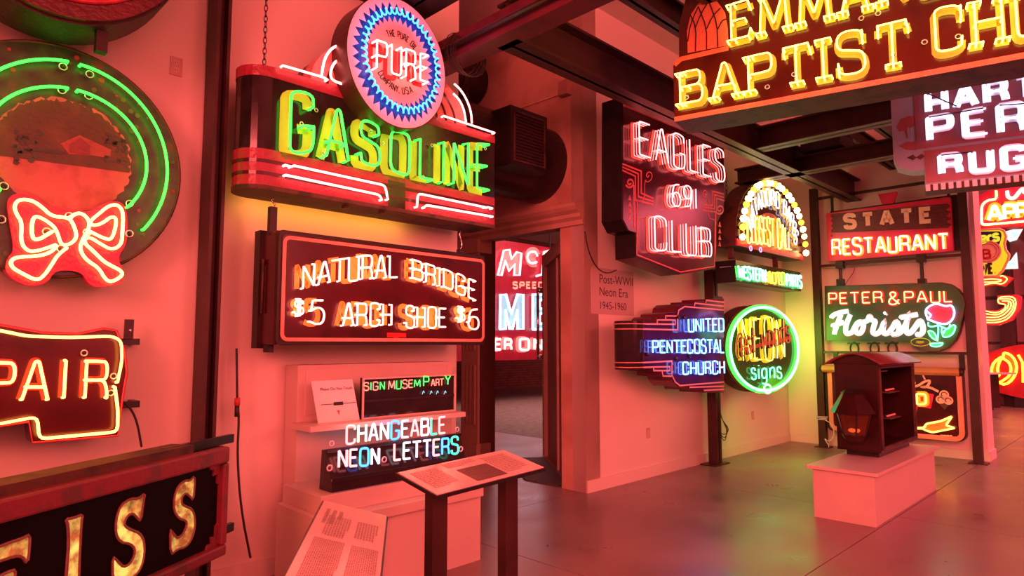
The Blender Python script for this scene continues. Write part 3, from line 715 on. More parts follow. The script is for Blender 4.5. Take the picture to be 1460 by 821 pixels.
# ---------------------------------------------------------------- gasoline sign
F = fA(.48, 384, 268)
e = thing('neon_sign', F, 'black and red sign with green GASOLINE letters hung from the ceiling by chains', 'neon sign')
uR, vTR = F.uv(705, 187); _, vBR = F.uv(703, 312)
zt = F.uv(384, 95)[1]; zb = 0.0
DEP = .30
def hull(x0, g, z0, z1, rad=DEP / 2):     # rounded end, straight box
    P = [(uR + g * 0, -g), (uR, DEP + g)]
    P += [(x0 + cos(t) * (rad + g), DEP / 2 + sin(t) * (DEP / 2 + g)) for t in [pi / 2 + pi * i / 12 for i in range(13)]]
    return MB().plan(P, z0, z1)
hull(0, 0, zb, zt).build('cabinet', BLACKG, e)
hull(0, .004, zt - .062, zt + .004).build('top_band', mat('rose_red_band', (.30, .02, .05), .3), e)
hull(0, .004, zb - .004, zb + .235).build('bottom_band', mat('rose_red_band', (.30, .02, .05), .3), e)
hull(0, .008, zb - .012, zb + .015).build('lower_flange', RUST, e)
for z in (.075, .15): hull(0, .0065, zb + z, zb + z + .022).build('speed_line', MAROON, e)
for q, w_ in ((([(543, 306), (604, 318), (604, 281), (594, 264), (549, 258)]), 0),):
    patch(e, F, [(553, 256), (577, 262), (577, 306), (553, 300)], BLACKG, y=-.004)
st = [(413, 213, 132), (450, 215, 137), (470, 224, 151), (498, 229, 164), (520, 230, 174), (545, 236, 183), (567, 243, 190), (590, 251, 196), (620, 257, 202), (655, 262, 203), (697, 271, 206)]
word(e, F, 'GASOLINE', st, N_GREEN, .085, .009, YELLOWP, .062, gap=.32, back=.07, sh=(0, 0))
insulators(e, F, [(451, 157), (430, 176), (461, 218), (529, 187), (546, 204), (603, 252), (616, 207), (650, 215), (692, 212), (692, 272)], .011, .03)
def C5(l): return [(330 + x / 3.744, y / 3.744) for x, y in l]
def C6(l): return [(330 + x / 3.744, 120 + y / 3.744) for x, y in l]
N_GP = neon('neon_pink_white', (10, 2.0, 1.8))
for l in ([(335, 435), (820, 540), (835, 615)], [(290, 485), (790, 590), (803, 617)], [(288, 432), (318, 440)], [(990, 655), (995, 583), (1355, 657)], [(1030, 658), (1038, 645), (1395, 707)], [(1368, 657), (1392, 662)]):
    trace(e, F, C6(l), N_GP, .05, .008, rnd=.03, back=.03)
trace(e, F, C5([(275, 350), (490, 412), (512, 425)]), N_GP, .05, .008, back=.03)
trace(e, F, C6([(1135, 170), (1405, 260)]), N_GP, .05, .008, back=.03)
for l in ([(480, 412), (492, 330), (515, 280), (550, 247), (602, 236)], [(665, 466), (560, 440), (528, 415), (532, 365), (556, 325), (608, 303)]):
    trace(e, F, C5(l), N_GP, .05, .008, smooth=2)
for l in ([(1190, 448), (1225, 480), (1258, 535), (1280, 600), (1283, 658)], [(1185, 500), (1215, 530), (1240, 580), (1252, 650)]):
    trace(e, F, C5(l), N_GP, .05, .008, smooth=2)
# the two stepped humps behind the round badge
for x0, x1, yb, ytop in ((443, 560, 108, 50), (560, 680, 175, 110)):
    u0, _ = F.uv(x0, yb); u1, _ = F.uv(x1, yb); v0 = zt; h = F.uv((x0 + x1) / 2, ytop)[1] - v0
PNKH = mat('hump_pink_enamel', (.62, .16, .16), .25)
cu, _ = F.uv(566, 90)
for R_, d0, d1, m_ in ((.655, .0, .12, PNKH),):
    MB().prism([(cu + R_ * cos(t), zt + R_ * .62 * sin(t)) for t in [pi * i / 24 for i in range(25)]], d0, d1).build('stepped_hump', m_, e)
MB().prism([(cu + .64 * cos(t), zt + .395 * sin(t)) for t in [pi * i / 24 for i in range(25)]], d1, .29).build('stepped_hump', STEEL, e)
for R_ in (.36, .45, .54): MB().ribbon([(cu + R_ * cos(t), zt + R_ * .62 * sin(t)) for t in [pi * i / 24 for i in range(25)]], .02, -.001, .002).build('painted_line', MAROON, e)
# round badge
FB = fA(.66, 564, 88)
cx, cz = [p - q for p, q in zip(((FB.p - F.p).dot(F.u), FB.p.z - F.p.z), (0, 0))]; cy = (FB.p - F.p).dot(F.n)
bd = thing('badge_tmp', FB, 'x', 'x'); del bd['label']; del bd['category']; bd.name = 'round_badge'; bd.parent = e
bd.rotation_euler = (0, 0, 0); bd.location = (cx, cy, cz)
uR1 = FB.uv(635, 90)[0]; uL1 = FB.uv(493, 90)[0]; Rr = (uR1 - uL1) / 2; c0 = (uR1 + uL1) / 2
RZ = (FB.uv(564, -5)[1] - FB.uv(570, 182)[1]) / 2; vz = 0.0
print('badge', Rr, RZ, c0)
RZ = min(RZ, Rr * 1.2)
MB().prism(circ(c0, vz, Rr, 64, rz=RZ), 0, .20).build('drum', STEEL, bd)
MB().prism(circ(c0, vz, Rr * .985, 64, rz=RZ * .985), -.004, 0).build('face_disc', CREAM, bd)
def star(ro, ri, n, ph=0):
    return [(c0 + Rr * (ro if i % 2 == 0 else ri) * cos(2 * pi * i / (2 * n) + ph), vz + RZ * (ro if i % 2 == 0 else ri) * sin(2 * pi * i / (2 * n) + ph)) for i in range(2 * n)]
MB().prism(star(.90, .78, 38), -.006, -.004).build('painted_star', BLUEP, bd)
MB().prism(star(.70, .60, 38, pi / 38), -.008, -.006).build('painted_centre', mat('rose_cream', (.72, .46, .42), .3, var=.05), bd)
q = []
for i in range(361):
    t = 2 * pi * i / 360 - .05; k = 44
    rr_ = .735 + .055 * sin(k * t); tt = t + .028 * cos(k * t)
    q.append((c0 + Rr * rr_ * cos(tt), -.045, vz + RZ * rr_ * sin(tt)))
q = []
N_ = 44 * 10
for i in range(N_ + 1):
    t = 2 * pi * i / N_ - .1; k = 44; rr_ = .745 + .05 * sin(k * t); tt = t + .03 * cos(k * t)
    q.append((c0 + Rr * rr_ * cos(tt), -.045, vz + RZ * rr_ * sin(tt)))
MB().tube(q, .0058, 5).build('neon_squiggle', N_CYANB if 'N_CYANB' in globals() else neon('neon_ice_blue', (.12, 1.5, 4.6)), bd, smooth=True)
word(bd, FB, 'PURE', [(537, 96, 57), (610, 117, 79)], N_GP, .085, .0065, mat('badge_crimson', (.30, .005, .01), .4), .032, gap=.26, sh=(-.0, -.0), y=-.008, back=.06)
arc_word(bd, 'THE PURE OIL', (c0, vz), Rr * .43, pi * .68, pi * .26, .042, INK, -.008, pw=.007, off=None, gap=.25)
arc_word(bd, 'COMPANY, U.S.A.', (c0, vz), Rr * .52, pi * 1.20, pi * 1.70, .042, INK, -.008, pw=.007, off=None, gap=.25, inward=True)
# hanging chains
p = F.uv(392, 83); chain(e, (p[0], .15, zt), (p[0], .15, 5.1 - F.p.z))
p = F.uv(680, 185); chain(e, (p[0], .12, zt), (p[0], .12, 3.62 - F.p.z))
for x in (500, 552): u, v = F.uv(x, 290); MB().box(u - .012, u + .012, .05, .09, -.03, -.004).build('drain_lug', RUST, e)

# ---------------------------------------------------------------- price sign under it
F0 = F; zb0 = F.p.z
F = fA(.43, 393, 492)
e = thing('neon_sign', F, 'dark maroon box sign with arched red neon lettering over two prices', 'neon sign')
uR, vb = F.uv(691, 492); vt = F.uv(393, 324)[1]; vt2 = F.uv(691, 366)[1]; vt = (vt + vt2) / 2
bevel(MB().box(0, uR, .03, .26, 0, vt).build('cabinet', MAROON, e), .01)
bevel(MB().prism(rrect(0, uR, 0, vt, .03), 0, .03).build('face_frame', DARK, e), .004)
MB().prism(rrect(.02, uR - .012, .02, vt - .025, .03), -.006, 0).build('face_panel', MAROON, e)
pb = rrect(.035, uR - .022, .035, vt - .045, .035)
MB().ribbon(pb, .022, -.006, .003, True).build('painted_border', PINKP, e)
MB().box(-.02, .03, .22, .30, -.02, vt + .02).build('back_flange', DARK, e)
MB().tube([(-.014, .21, vt * .72), (-.014, .18, vt * .76), (-.014, .18, vt * .28)], .008, 6).build('side_handle', RUST, e, smooth=True)
GPT = mat('gold_red_letter_paint', (.75, .42, .05), .35, var=.2)
word(e, F, 'NATURAL', [(432, 411, 379), (470, 402, 372), (520, 397, 364), (566, 395, 365)], N_RED, .07, .0065, GPT, .033, gap=.2, sh=(-.012, 0), y=-.006, back=.03)
word(e, F, 'BRIDGE', [(588, 396, 370), (634, 409, 384), (678, 428, 401)], N_RED, .07, .0065, GPT, .033, gap=.22, sh=(-.012, 0), y=-.006, back=.03)
word(e, F, '$', [(420, 449, 428), (432, 448, 428)], N_RED, .05, .006, GPT, .02, y=-.006, back=.03)
word(e, F, '5', [(442, 461, 428), (460, 460, 428)], N_RED, .07, .0065, GPT, .033, sh=(-.01, 0), y=-.006, back=.03)
word(e, F, 'ARCH', [(489, 464, 432), (558, 463, 434)], N_RED, .07, .0065, GPT, .033, sh=(-.012, 0), y=-.006, back=.03)
word(e, F, 'SHOE', [(579, 466, 437), (635, 466, 440)], N_RED, .07, .0065, GPT, .033, sh=(-.012, 0), y=-.006, back=.03)
word(e, F, '$', [(653, 457, 438), (662, 457, 439)], N_RED, .05, .006, GPT, .02, y=-.006, back=.03)
word(e, F, '6', [(668, 467, 440), (682, 468, 441)], N_RED, .07, .0065, GPT, .033, sh=(-.01, 0), y=-.006, back=.03)
patch(e, F, [(551, 474), (578, 475), (578, 481), (568, 481), (565, 484), (560, 481), (551, 481)], REDP, y=-.006)
for x in (387, 673):
    u = F.uv(x, 400)[0]; u += .06 if x < 500 else 0
    MB().box(u - .025, u + .02, .12, .16, vt - .02, vt + .16 if x < 500 else vt + .05).build('hanger_bar', DARK, e)
    top = zb0 - F.p.z - .012; lo = vt + (.16 if x < 500 else .05)
    k = MB(); k.tube([(u + .012 * sin(t * 2 * pi), .14, lo + (top - lo) * t) for t in [i / 10 for i in range(11)]], .005, 6).build('hanger_hook', CHROME, e, smooth=True)
MB().box(.0, .035, .10, .17, -.045, .0).build('lower_bracket', BLACK, e)
# hanging cord with plug
cp = F.U([(367, 497), (368, 560), (368, 578), (371, 600), (368, 660), (374, 740), (388, 812)])
o = MB().tube(chaikin([(u, .30, v) for u, v in cp], 2), .007, 6).build('power_cord', CORD, None, smooth=True); o.location = F.p; o.rotation_euler = (0, 0, pi / 4)
o['label'] = 'black power cord hanging down the pink wall beside the white display case'; o['category'] = 'cord'
cc = thing('cord_plug', F, 'red-banded plug joint partway down the black hanging cord', 'plug')
u, v = F.uv(368, 580); MB().tube([(u, .30, v + .035), (u, .30, v - .012)], .017, 10).build('plug', mat('plug_red', (.5, .05, .04), .4), cc, smooth=True)
MB().tube([(u, .30, v - .012), (u, .30, v - .05), (u, .30, v - .08)], .014, 10).build('socket_end', CORD, cc, smooth=True)

# ---------------------------------------------------------------- display case, shelf, what stands on it
e = thing('display_case', ROOM, 'white display case with an upright back and stepped base against the pink wall', 'display case')
bevel(MB().box(2.05, 3.36, 4.03, 4.2, 0, 1.36).build('back_board', WHITE, e), .004)
bevel(MB().box(2.10, 3.30, 4.022, 4.03, 1.03, 1.335).build('recessed_panel', WHITE, e), .004)
bevel(MB().box(2.0, 3.26, 3.75, 4.03, .955, .992).build('shelf', WHITE, e), .004)
bevel(MB().box(1.97, 3.15, 3.55, 4.03, .5, .61).build('upper_step', WHITE, e), .003)
bevel(MB().box(1.93, 3.16, 3.47, 4.03, 0, .50).build('base', WHITE, e), .003)
bevel(MB().box(1.93, 3.16, 3.44, 3.47, .44, .50).build('base_lip', WHITE, e), .003)
F = Frame(A, A * 2.3 + NA * 3.86 + Z * .993)
e = thing('notice_card', F, 'white please-do-not-touch card standing on the display shelf', 'card')
u0, v0 = F.uv(454, 593); u1, v1 = F.uv(513, 588); u2, v2 = F.uv(508, 541); u3, v3 = F.uv(449, 546)
v0 = v1 = 0; tl = .05
MB().add([(u0, 0, 0), (u1, 0, 0), (u2, tl, v2), (u3, tl, v2), (u0, .004, 0), (u1, .004, 0), (u2, tl + .004, v2), (u3, tl + .004, v2)], [(0, 1, 2, 3), (7, 6, 5, 4), (0, 4, 5, 1), (1, 5, 6, 2), (2, 6, 7, 3), (3, 7, 4, 0)]).build('card', CARD, e)
MB().add([(u0 + .05, .08, 0), (u1 - .05, .08, 0), (u1 - .05, tl, v2 * .8), (u0 + .05, tl, v2 * .8)], [(0, 1, 2, 3)]).build('easel_back', CARD, e)
an = pi / 2 - math.atan(tl / v2)
font_text(e, 'Please Do Not Touch', (u0 + u1) / 2 - .005, v2 * .76, .027, INK, y=tl * .76 - .002, align='CENTER', rot=(an, 0, 0))
ohio = [(-.02, .35), (.02, .36), (.035, .30), (.03, .22), (.04, .15), (.01, .10), (0, .02), (-.02, .12), (-.035, .2), (-.03, .28)]
k = tl / v2
MB().add([((u0 + u1) / 2 + x * .9, (.03 + z * v2 * 2.0) * k - .002, .03 + z * v2 * 1.6) for x, z in ohio], [tuple(range(len(ohio)))]).build('printed_map', mat('map_rose', (.42, .12, .10), .5), e)
zz = v2 * .42; MB().add([(u0 + .025, zz * k - .003, zz), (u1 - .02, zz * k - .003, zz), (u1 - .02, zz * k - .003, zz + .004), (u0 + .025, zz * k - .003, zz + .004)], [(0, 1, 2, 3)]).build('printed_rule', INK, e)
MB().add([((u0 + u1) / 2 - .035, (zz - .008) * k - .004, zz - .008), ((u0 + u1) / 2 + .035, (zz - .008) * k - .004, zz - .008), ((u0 + u1) / 2 + .035, (zz + .014) * k - .004, zz + .014), ((u0 + u1) / 2 - .035, (zz + .014) * k - .004, zz + .014)], [(0, 1, 2, 3)]).build('printed_banner', INK, e)

F = Frame(A, A * 2.6 + NA * 3.86 + Z * .993)
e = thing('letter_board', F, 'small white-framed black board of red and green neon letters on the display shelf', 'neon sign')
u0, _ = F.uv(516, 587); u1, _ = F.uv(649, 578); vt = (F.uv(514, 541)[1] + F.uv(646, 531)[1]) / 2; vt += 0
MB().box(u0, u1, 0.004, .03, 0, vt).build('backing', BLACKG, e)
for a in ((u0, u0 + .012, 0, vt), (u1 - .012, u1, 0, vt), (u0 + .012, u1 - .012, 0, .01), (u0 + .012, u1 - .012, vt - .012, vt)):
    MB().box(a[0], a[1], -.006, .004, a[2], a[3]).build('frame_bar', WHITE, e)
MB().box(u0 + .014, u1 - .014, -.003, .003, vt * .40, vt * .46).build('letter_rail', DARK, e)
RG = [neon('neon_small_red', (3.6, .5, .35)), neon('neon_small_green', (.1, 2.2, .3))]
RD, GN = RG
word(e, F, 'SIGN', [(519, 556, 546), (548, 555, 544)], None, .012, .0035, gap=.25, mats=[RD, GN, RD, GN])
word(e, F, 'MUSEM', [(554, 555, 543), (599, 551, 541)], None, .012, .0035, gap=.2, mats=[RD, GN, RD, RD, GN])
word(e, F, 'P', [(604, 550, 537), (611, 550, 537)], None, .012, .0045, mats=[GN])
word(e, F, 'ART', [(615, 550, 541), (632, 549, 540)], None, .012, .0035, gap=.2, mats=[RD])
word(e, F, 'Y', [(635, 548, 536), (642, 548, 536)], None, .012, .0045, mats=[GN])
GB = neon('neon_dim_aqua', (.5, 1.2, 1.3))
for x in (602, 613, 622, 633): trace(e, F, [(x, 562), (x + 2, 556), (x + 3, 560)], GB, .01, .002)

F = Frame(A, A * 2.06 + NA * 3.585 + Z * .611)
e = thing('letter_rack', F, 'black two-tier rack of changeable white, blue and green neon letters on the display base', 'neon sign')
uR = 1.0
for k_ in (0,):
    pr = [(0, 0), (0, .06), (.02, .08), (.075, .23), (.10, .24), (.13, .24), (.15, 0)]
    vs = [(-.0, y, z) for y, z in pr] + [(1.07, y, z) for y, z in pr]; n_ = len(pr)
    MB().add(vs, [tuple(range(n_ - 1, -1, -1)), tuple(range(n_, 2 * n_))] + [(i, (i + 1) % n_, (i + 1) % n_ + n_, i + n_) for i in range(n_)]).build('rack_body', BLACKG, e)
MB().box(0, 1.07, -.012, .0, .06, .085).build('rail', BLACK, e); MB().box(0, 1.07, .06, .08, .225, .245).build('rail', BLACK, e)
W_, Bl, Gn = neon('neon_snow', (2.6, 2.0, 2.4)), neon('neon_sky', (.12, 1.0, 4.2)), neon('neon_aqua_green', (.08, 2.4, 1.2))
Rw = neon('neon_red_white', (5, .9, .9))
F2 = Frame(A, F.p + NA * .105)
def sub(par, dy):
    x = bpy.data.objects.new('letter_row', None); COL.objects.link(x); x.parent = par; x.location = (0, dy, 0); return x
r1 = sub(e, .105)
word(r1, F2, 'CHANGEABLE', [(494, 632, 608), (634, 617, 594)], None, .02, .0075, gap=.22, mats=[Rw, neon('neon_white_green', (1.6, 3.2, 1.8)), W_, W_, Bl, W_, Rw, W_, Gn, Rw])
r2 = sub(e, 0)
word(r2, F, 'NEON', [(483, 666, 642), (540, 661, 639)], None, .03, .0075, gap=.22, mats=[Rw, Rw, Bl, W_])
word(r2, F, 'LETTERS', [(562, 656, 633), (653, 645, 623)], None, .03, .0075, gap=.22, mats=[Rw, W_, W_, W_, Rw, Bl, Gn])
for x, y in ((470, 667), (548, 655), (657, 640)):
    u, v = F.uv(x, y, .02); MB().ring((u, -.02, v), .016, .005, 14, 6).build('electrode_ring', CREAM, r2, smooth=True)
for x, y in ((652, 612), (473, 632)):
    u, v = F2.uv(x, y, .01); MB().ring((u, -.01, v), .015, .005, 14, 6).build('electrode_ring', CREAM, r1, smooth=True)

# ---------------------------------------------------------------- reading stands
def stand(label, P0, P1, P2, P3, posts, m_top, extras):
    """P0 back, P1 front at one end; P3 back, P2 front at the other (world points on the panel)"""
    e = bpy.data.objects.new('reading_stand', None); COL.objects.link(e); base = (P0 + P1 + P2 + P3) / 4; e.location = (base.x, base.y, 0)
    e['label'] = label; e['category'] = 'display stand'
    o_ = Vector((base.x, base.y, 0)); L = (P2 - P1).normalized(); Sx = (P0 - P1).normalized(); nn = L.cross(Sx).normalized()
    if nn.z < 0: nn = -nn
    c = [p - o_ for p in (P1, P2, P3, P0)]
    def slab(g, t0, t1):
        ctr = sum(c, Vector()) / 4
        q = [ctr + (p - ctr) + L * (g if (p - ctr).dot(L) > 0 else -g) + Sx * (g if (p - ctr).dot(Sx) > 0 else -g) for p in c]
        return MB().add([p + nn * t0 for p in q] + [p + nn * t1 for p in q], [(3, 2, 1, 0), (4, 5, 6, 7), (0, 1, 5, 4), (1, 2, 6, 5), (2, 3, 7, 6), (3, 0, 4, 7)])
    slab(.0, -.022, -.004).build('tray', BLACK, e)
    slab(-.008, -.004, .0).build('graphic_panel', m_top, e)
    Lh = Vector((L.x, L.y, 0)).normalized(); Nh = Z.cross(Lh)
    for t in posts:
        cc_ = c[0] + (c[1] - c[0]) * t + (c[3] - c[0]) * .5; top = cc_.z - .03
        m = MB(); vs = []
        for z in (0, top):
            for a, b in ((-.045, -.03), (.045, -.03), (.045, .03), (-.045, .03)):
                p = cc_ + Lh * a + Nh * b; vs.append((p.x, p.y, z - (.0 if z == 0 else 0)))
        m.add(vs, [(0, 3, 2, 1), (4, 5, 6, 7), (0, 1, 5, 4), (1, 2, 6, 5), (2, 3, 7, 6), (3, 0, 4, 7)]).build('post', STEEL, e)
        m = MB(); vs = []
        for z in (0, .012):
            for a, b in ((-.10, -.12), (.10, -.12), (.10, .12), (-.10, .12)):
                p = cc_ + Lh * a + Nh * b; vs.append((p.x, p.y, z))
        m.add(vs, [(0, 3, 2, 1), (4, 5, 6, 7), (0, 1, 5, 4), (1, 2, 6, 5), (2, 3, 7, 6), (3, 0, 4, 7)]).build('base_plate', BLACK, e)
    def loc(s, t):      # s along, t up the panel
        return c[0] + (c[1] - c[0]) * s + (c[3] - c[0]) * t + nn * .0012
    def quad(s0, s1, t0, t1, mm, nm):
        MB().add([loc(s0, t0), loc(s1, t0), loc(s1, t1), loc(s0, t1)], [(0, 1, 2, 3)]).build(nm, mm, e)
    rows = MB(); rr = random.Random(5)
    for (s0, s1, t0, t1, n) in extras['text']:
        for i in range(n):
            t = t1 - (t1 - t0) * (i + .5) / n; hh = (t1 - t0) / n * .28; s = s0
            end = s1 if i < n - 1 else s0 + (s1 - s0) * .6
            while s < end:
                w_ = rr.uniform(.008, .028); a = min(end, s + w_)
                rows.add([loc(s, t - hh), loc(a, t - hh), loc(a, t + hh), loc(s, t + hh)], [(0, 1, 2, 3)]); s += w_ + .006
    rows.build('printed_text', GREYINK, e)['kind'] = 'stuff'
    for a in extras['pic']: quad(*a, extras['picm'], 'printed_photo')
    return e
PANEL = mat('graphic_panel_print', (.80, .60, .58), .16, var=.03, bump=0)
Q = {}
P1 = at(623, 706, 3.0); P2 = P1 + A * .73 ; P2.z = at(775, 666, P2.y).z
bk = NA * .32; P0 = P1 + bk; P0.z = at(567, 673, P0.y).z; P3 = P2 + bk; P3.z = P0.z + (P2.z - P1.z)
stand('low reading stand with a tilted salmon panel and one dark photo, on two dark posts', P0, P1, P2, P3, (.17, .83), PANEL,
      dict(text=[(.06, .28, .2, .85, 12), (.35, .62, .72, .92, 4), (.68, .92, .15, .85, 12)], pic=[(.38, .66, .1, .62)], picm=mat('photo_dark', (.16, .08, .08), .4)))
P0 = at(460, 712, 2.72); P1 = at(554, 735, 2.76); Ld = Vector((-.163, 1, 0)).normalized()
P3 = P0 - Ld * .98; P2 = P1 - Ld * .98
stand('reading stand seen end on, its pale panel crowded with small print, beside the display base', P0, P1, P2, P3, (.2, .8), PANEL,
      dict(text=[(.12, .32, .62, .90, 3), (.2, .46, .50, .82, 9), (.2, .42, .12, .42, 8), (.5, .95, .5, .88, 16), (.5, .95, .08, .42, 14)], pic=[], picm=PANEL))

# ---------------------------------------------------------------- club sign
F = fA(DW - 3.6, 886, 364)
e = thing('neon_sign', F, 'deep dark box sign with an arrow-pointed foot and red neon club lettering with its reflections', 'neon sign')
def PE(l, s=2.8304, x0=830, y0=120): return [(x0 + x / s, y0 + y / s) for x, y in l]
outl = PE([(160, 50), (572, 222), (572, 500), (545, 560), (535, 745), (395, 768), (216, 700), (214, 600), (183, 590), (160, 545)])
P = F.U(outl)
MB().prism(P, 0, .24).build('cabinet', BLACK, e)
def shrink(P, k, dx=0, dz=0):
    cx = sum(p[0] for p in P) / len(P); cz = sum(p[1] for p in P) / len(P)
    return [(cx + (x - cx) * k + dx, cz + (z - cz) * k + dz) for x, z in P]
MB().prism(shrink(P, .985), -.006, 0).build('face_panel', mat('club_face', (.07, .012, .025), .2, .35, .2, bump=.0004, bscale=6), e)
RDL = mat('deco_red_line', (.62, .12, .12), .3)
for k in range(3): stroke(e, F, PE([(162, 62 + 11 * k), (570, 232 + 11 * k)]), RDL, .022, y=-.006)
for k in range(3): stroke(e, F, PE([(160, 322 + 13 * k), (236 - 12 * k, 352 + 10 * k), (236 - 12 * k, 440 + 14 * k), (285, 462 + 12 * k)]), RDL, .018, y=-.006)
for k in range(3): stroke(e, F, PE([(572, 445 + 13 * k), (524 + 8 * k, 432 + 14 * k), (524 + 8 * k, 490 + 13 * k), (484, 484 + 13 * k)]), RDL, .018, y=-.006)
for (cx, cy), x1 in (((190, 398), 1), ((553, 505), -1)):
    sp = [(cx + (4 + 14 * t) * cos(t * 9), cy + (4 + 17 * t) * sin(t * 9)) for t in [i / 30 for i in range(31)]]
    stroke(e, F, PE(sp), RDL, .02, y=-.006)
    stroke(e, F, PE([(cx + x1 * 16, cy + 10), (cx + x1 * 18, cy + 180)]), RDL, .018, y=-.006)
    for k in range(4): patch(e, F, PE([(cx - 6, cy + 70 + k * 26), (cx + 6, cy + 72 + k * 26), (cx, cy + 50 + k * 26)]), RDL, y=-.006)
stroke(e, F, PE([(268, 368), (262, 378), (255, 368), (266, 352), (280, 362), (278, 385), (260, 397), (250, 385), (250, 470), (218, 470)]), RDL, .010, y=-.006, smooth=1)
stroke(e, F, PE([(492, 442), (498, 450), (503, 440), (492, 425), (484, 440), (490, 458), (506, 455), (506, 540), (534, 548)]), RDL, .010, y=-.006, smooth=1)
stroke(e, F, PE([(220, 472), (218, 688), (395, 758), (532, 735), (534, 550)]), RDL, .012, y=-.006)
GHO = mat('letter_channel_paint', (.60, .20, .10), .3, var=.2)
N_CLUB = neon('neon_club_red', (9, 1.5, 1.4))
for txt, st, pw in (('EAGLES', [(912, 220, 173), (1033, 258, 217)], .035), ('691', [(959, 291, 261), (993, 297, 270)], .03), ('CLUB', [(934, 354, 309), (1014, 366, 327)], .035)):
    word(e, F, txt, st, N_CLUB, .10, .0065, GHO, pw, gap=.26, y=-.006)
    for off in (.035, .065):
        for c, o in layout(F, txt, st, .10, .26): tube_letter(o, e, N_REFL_RED, off, .004)  # dimmer tube copies standing in for the letters' reflections in the face
u, v = F.uv(888, 135); MB().box(u - .02, u + .02, .06, .10, v - .02, v + .06).build('hanging_lug', DARK, e)
MB().tube([(u, .08, v + .05), (u, .08, 3.6 - F.p.z)], .005, 5).build('hanging_cable', DARK, e)
u, v = F.uv(1010, 190); MB().tube([(u, .12, v), (u, .12, 3.62 - F.p.z)], .005, 5).build('hanging_cable', DARK, e)
cb = [(u_, .24, v_) for u_, v_ in F.U([(863, 325), (868, 355), (880, 380), (895, 388), (908, 382)])]
MB().tube(chaikin(cb, 2), .006, 5).build('power_cord', CORD, e, smooth=True)

# ---------------------------------------------------------------- stepped purple sign
F = fA(DW - 3.7, 917, 527)
e = thing('neon_sign', F, 'purple sign with stepped corners and blue neon church lettering on a post', 'neon sign')
def PU(l, s=5.8625, x0=880, y0=425): return [(x0 + x / s, y0 + y / s) for x, y in l]
top = [(215, 190), (325, 190), (325, 172), (345, 155), (395, 155), (400, 130), (425, 118), (490, 118), (500, 75), (530, 50), (640, 48), (645, 28), (730, 26), (738, 8), (892, 4)]
bot = [(892, 788), (720, 790), (712, 765), (600, 768), (590, 745), (500, 738), (462, 690), (455, 650), (370, 655), (365, 618), (300, 612), (295, 590), (215, 592)]
P = F.U(PU(top + bot))
MB().prism(P, 0, .3).build('cabinet', mat('plum_enamel', (.10, .015, .03), .2), e)
PUR = mat('purple_face', (.055, .02, .11), .09, .3, .25, bump=.0004, bscale=6)
MB().prism(shrink(P, .985), -.006, 0).build('face_panel', PUR, e)
u0, vt_ = F.uv(917, 457.5); _, vb_ = F.uv(917, 527)
MB().plan([(u0, 0), (u0, .3)] + [(u0 - .2 * sin(t), .15 + .15 * cos(t)) for t in [pi * i / 14 for i in range(1, 14)]], vb_, vt_).build('round_end', BLACKG, e)
LIN = mat('pink_outline', (.80, .36, .30), .3)
for v in (215, 258, 538, 578):
    z = F.uv(*PU([(215, v)])[0])[1]
    MB().tube([(u0, -.004, z)] + [(u0 - .205 * sin(t), .15 - .155 * cos(t), z) for t in [pi * i / 14 for i in range(0, 15)]], .006, 5).build('trim_line', LIN, e)
for l in ([(215, 215), (480, 218), (480, 185), (440, 182), (330, 182), (330, 210)], [(215, 258), (498, 265), (498, 150), (400, 148), (400, 178)], [(498, 160), (510, 100), (560, 70), (890, 100)], [(640, 65), (645, 42), (890, 68)], [(735, 40), (740, 18), (890, 35)],
          [(215, 538), (452, 525), (452, 640), (480, 700), (520, 730), (890, 700)], [(215, 578), (435, 572), (435, 605), (300, 605), (300, 580)], [(370, 612), (378, 650), (450, 652)], [(600, 745), (890, 735)], [(720, 770), (890, 762)]):
    stroke(e, F, PU(l), LIN, .016, y=-.006)
N_REFL_BLUE = neon('blue_neon_reflection', (.12, .35, 2.4))
for txt, st in (('UNITED', [(982, 472, 455), (1032, 472.5, 454)]), ('PENTECOSTAL', [(931, 502.6, 486), (1032, 502.6, 484)]), ('CHURCH', [(974, 533, 517), (1033, 532, 515)])):
    word(e, F, txt, st, N_BLUE, .10, .0075, None, gap=.22)
    for c, o in layout(F, txt, st, .10, .22): tube_letter(o, e, N_REFL_BLUE, .045, .005)  # deep blue tube copies standing in for the mirrored words
for x, y in ((967, 452), (976, 452), (923, 505), (964, 511), (983, 508)):
    u, v = F.uv(x, y, .02); MB().ball((u, -.02, v), .022, 8).build('electrode_cap', BLACKG, e, smooth=True)
# its post
e = thing('sign_post', ROOM, 'dark red steel post on a floor plate carrying the purple stepped sign', 'post')
MB().box(7.62, 7.66, 4.02, 4.14, 0, 2.45).box(7.66, 7.70, 4.06, 4.10, 0, 2.45).box(7.70, 7.74, 4.02, 4.14, 0, 2.45).build('post', STEEL, e)
MB().box(7.50, 7.86, 3.98, 4.19, 0.0, .015).build('base_plate', STEEL, e)
MB().box(7.55, 7.80, 3.985, 4.02, .90, .95).box(7.55, 7.80, 3.985, 4.02, 2.05, 2.10).build('clamp', BLACK, e)
for k in range(3):
    MB().tube(chaikin([(7.62, 3.99, .92), (7.58 - .03 * k, 3.97, .75), (7.66, 3.96, .55), (7.80 + .03 * k, 3.97, .42), (7.72, 3.97, .26 + .05 * k), (7.6, 3.98, .42), (7.58, 3.98, .6)], 2), .005, 5).build('wire', CORD, e, smooth=True)

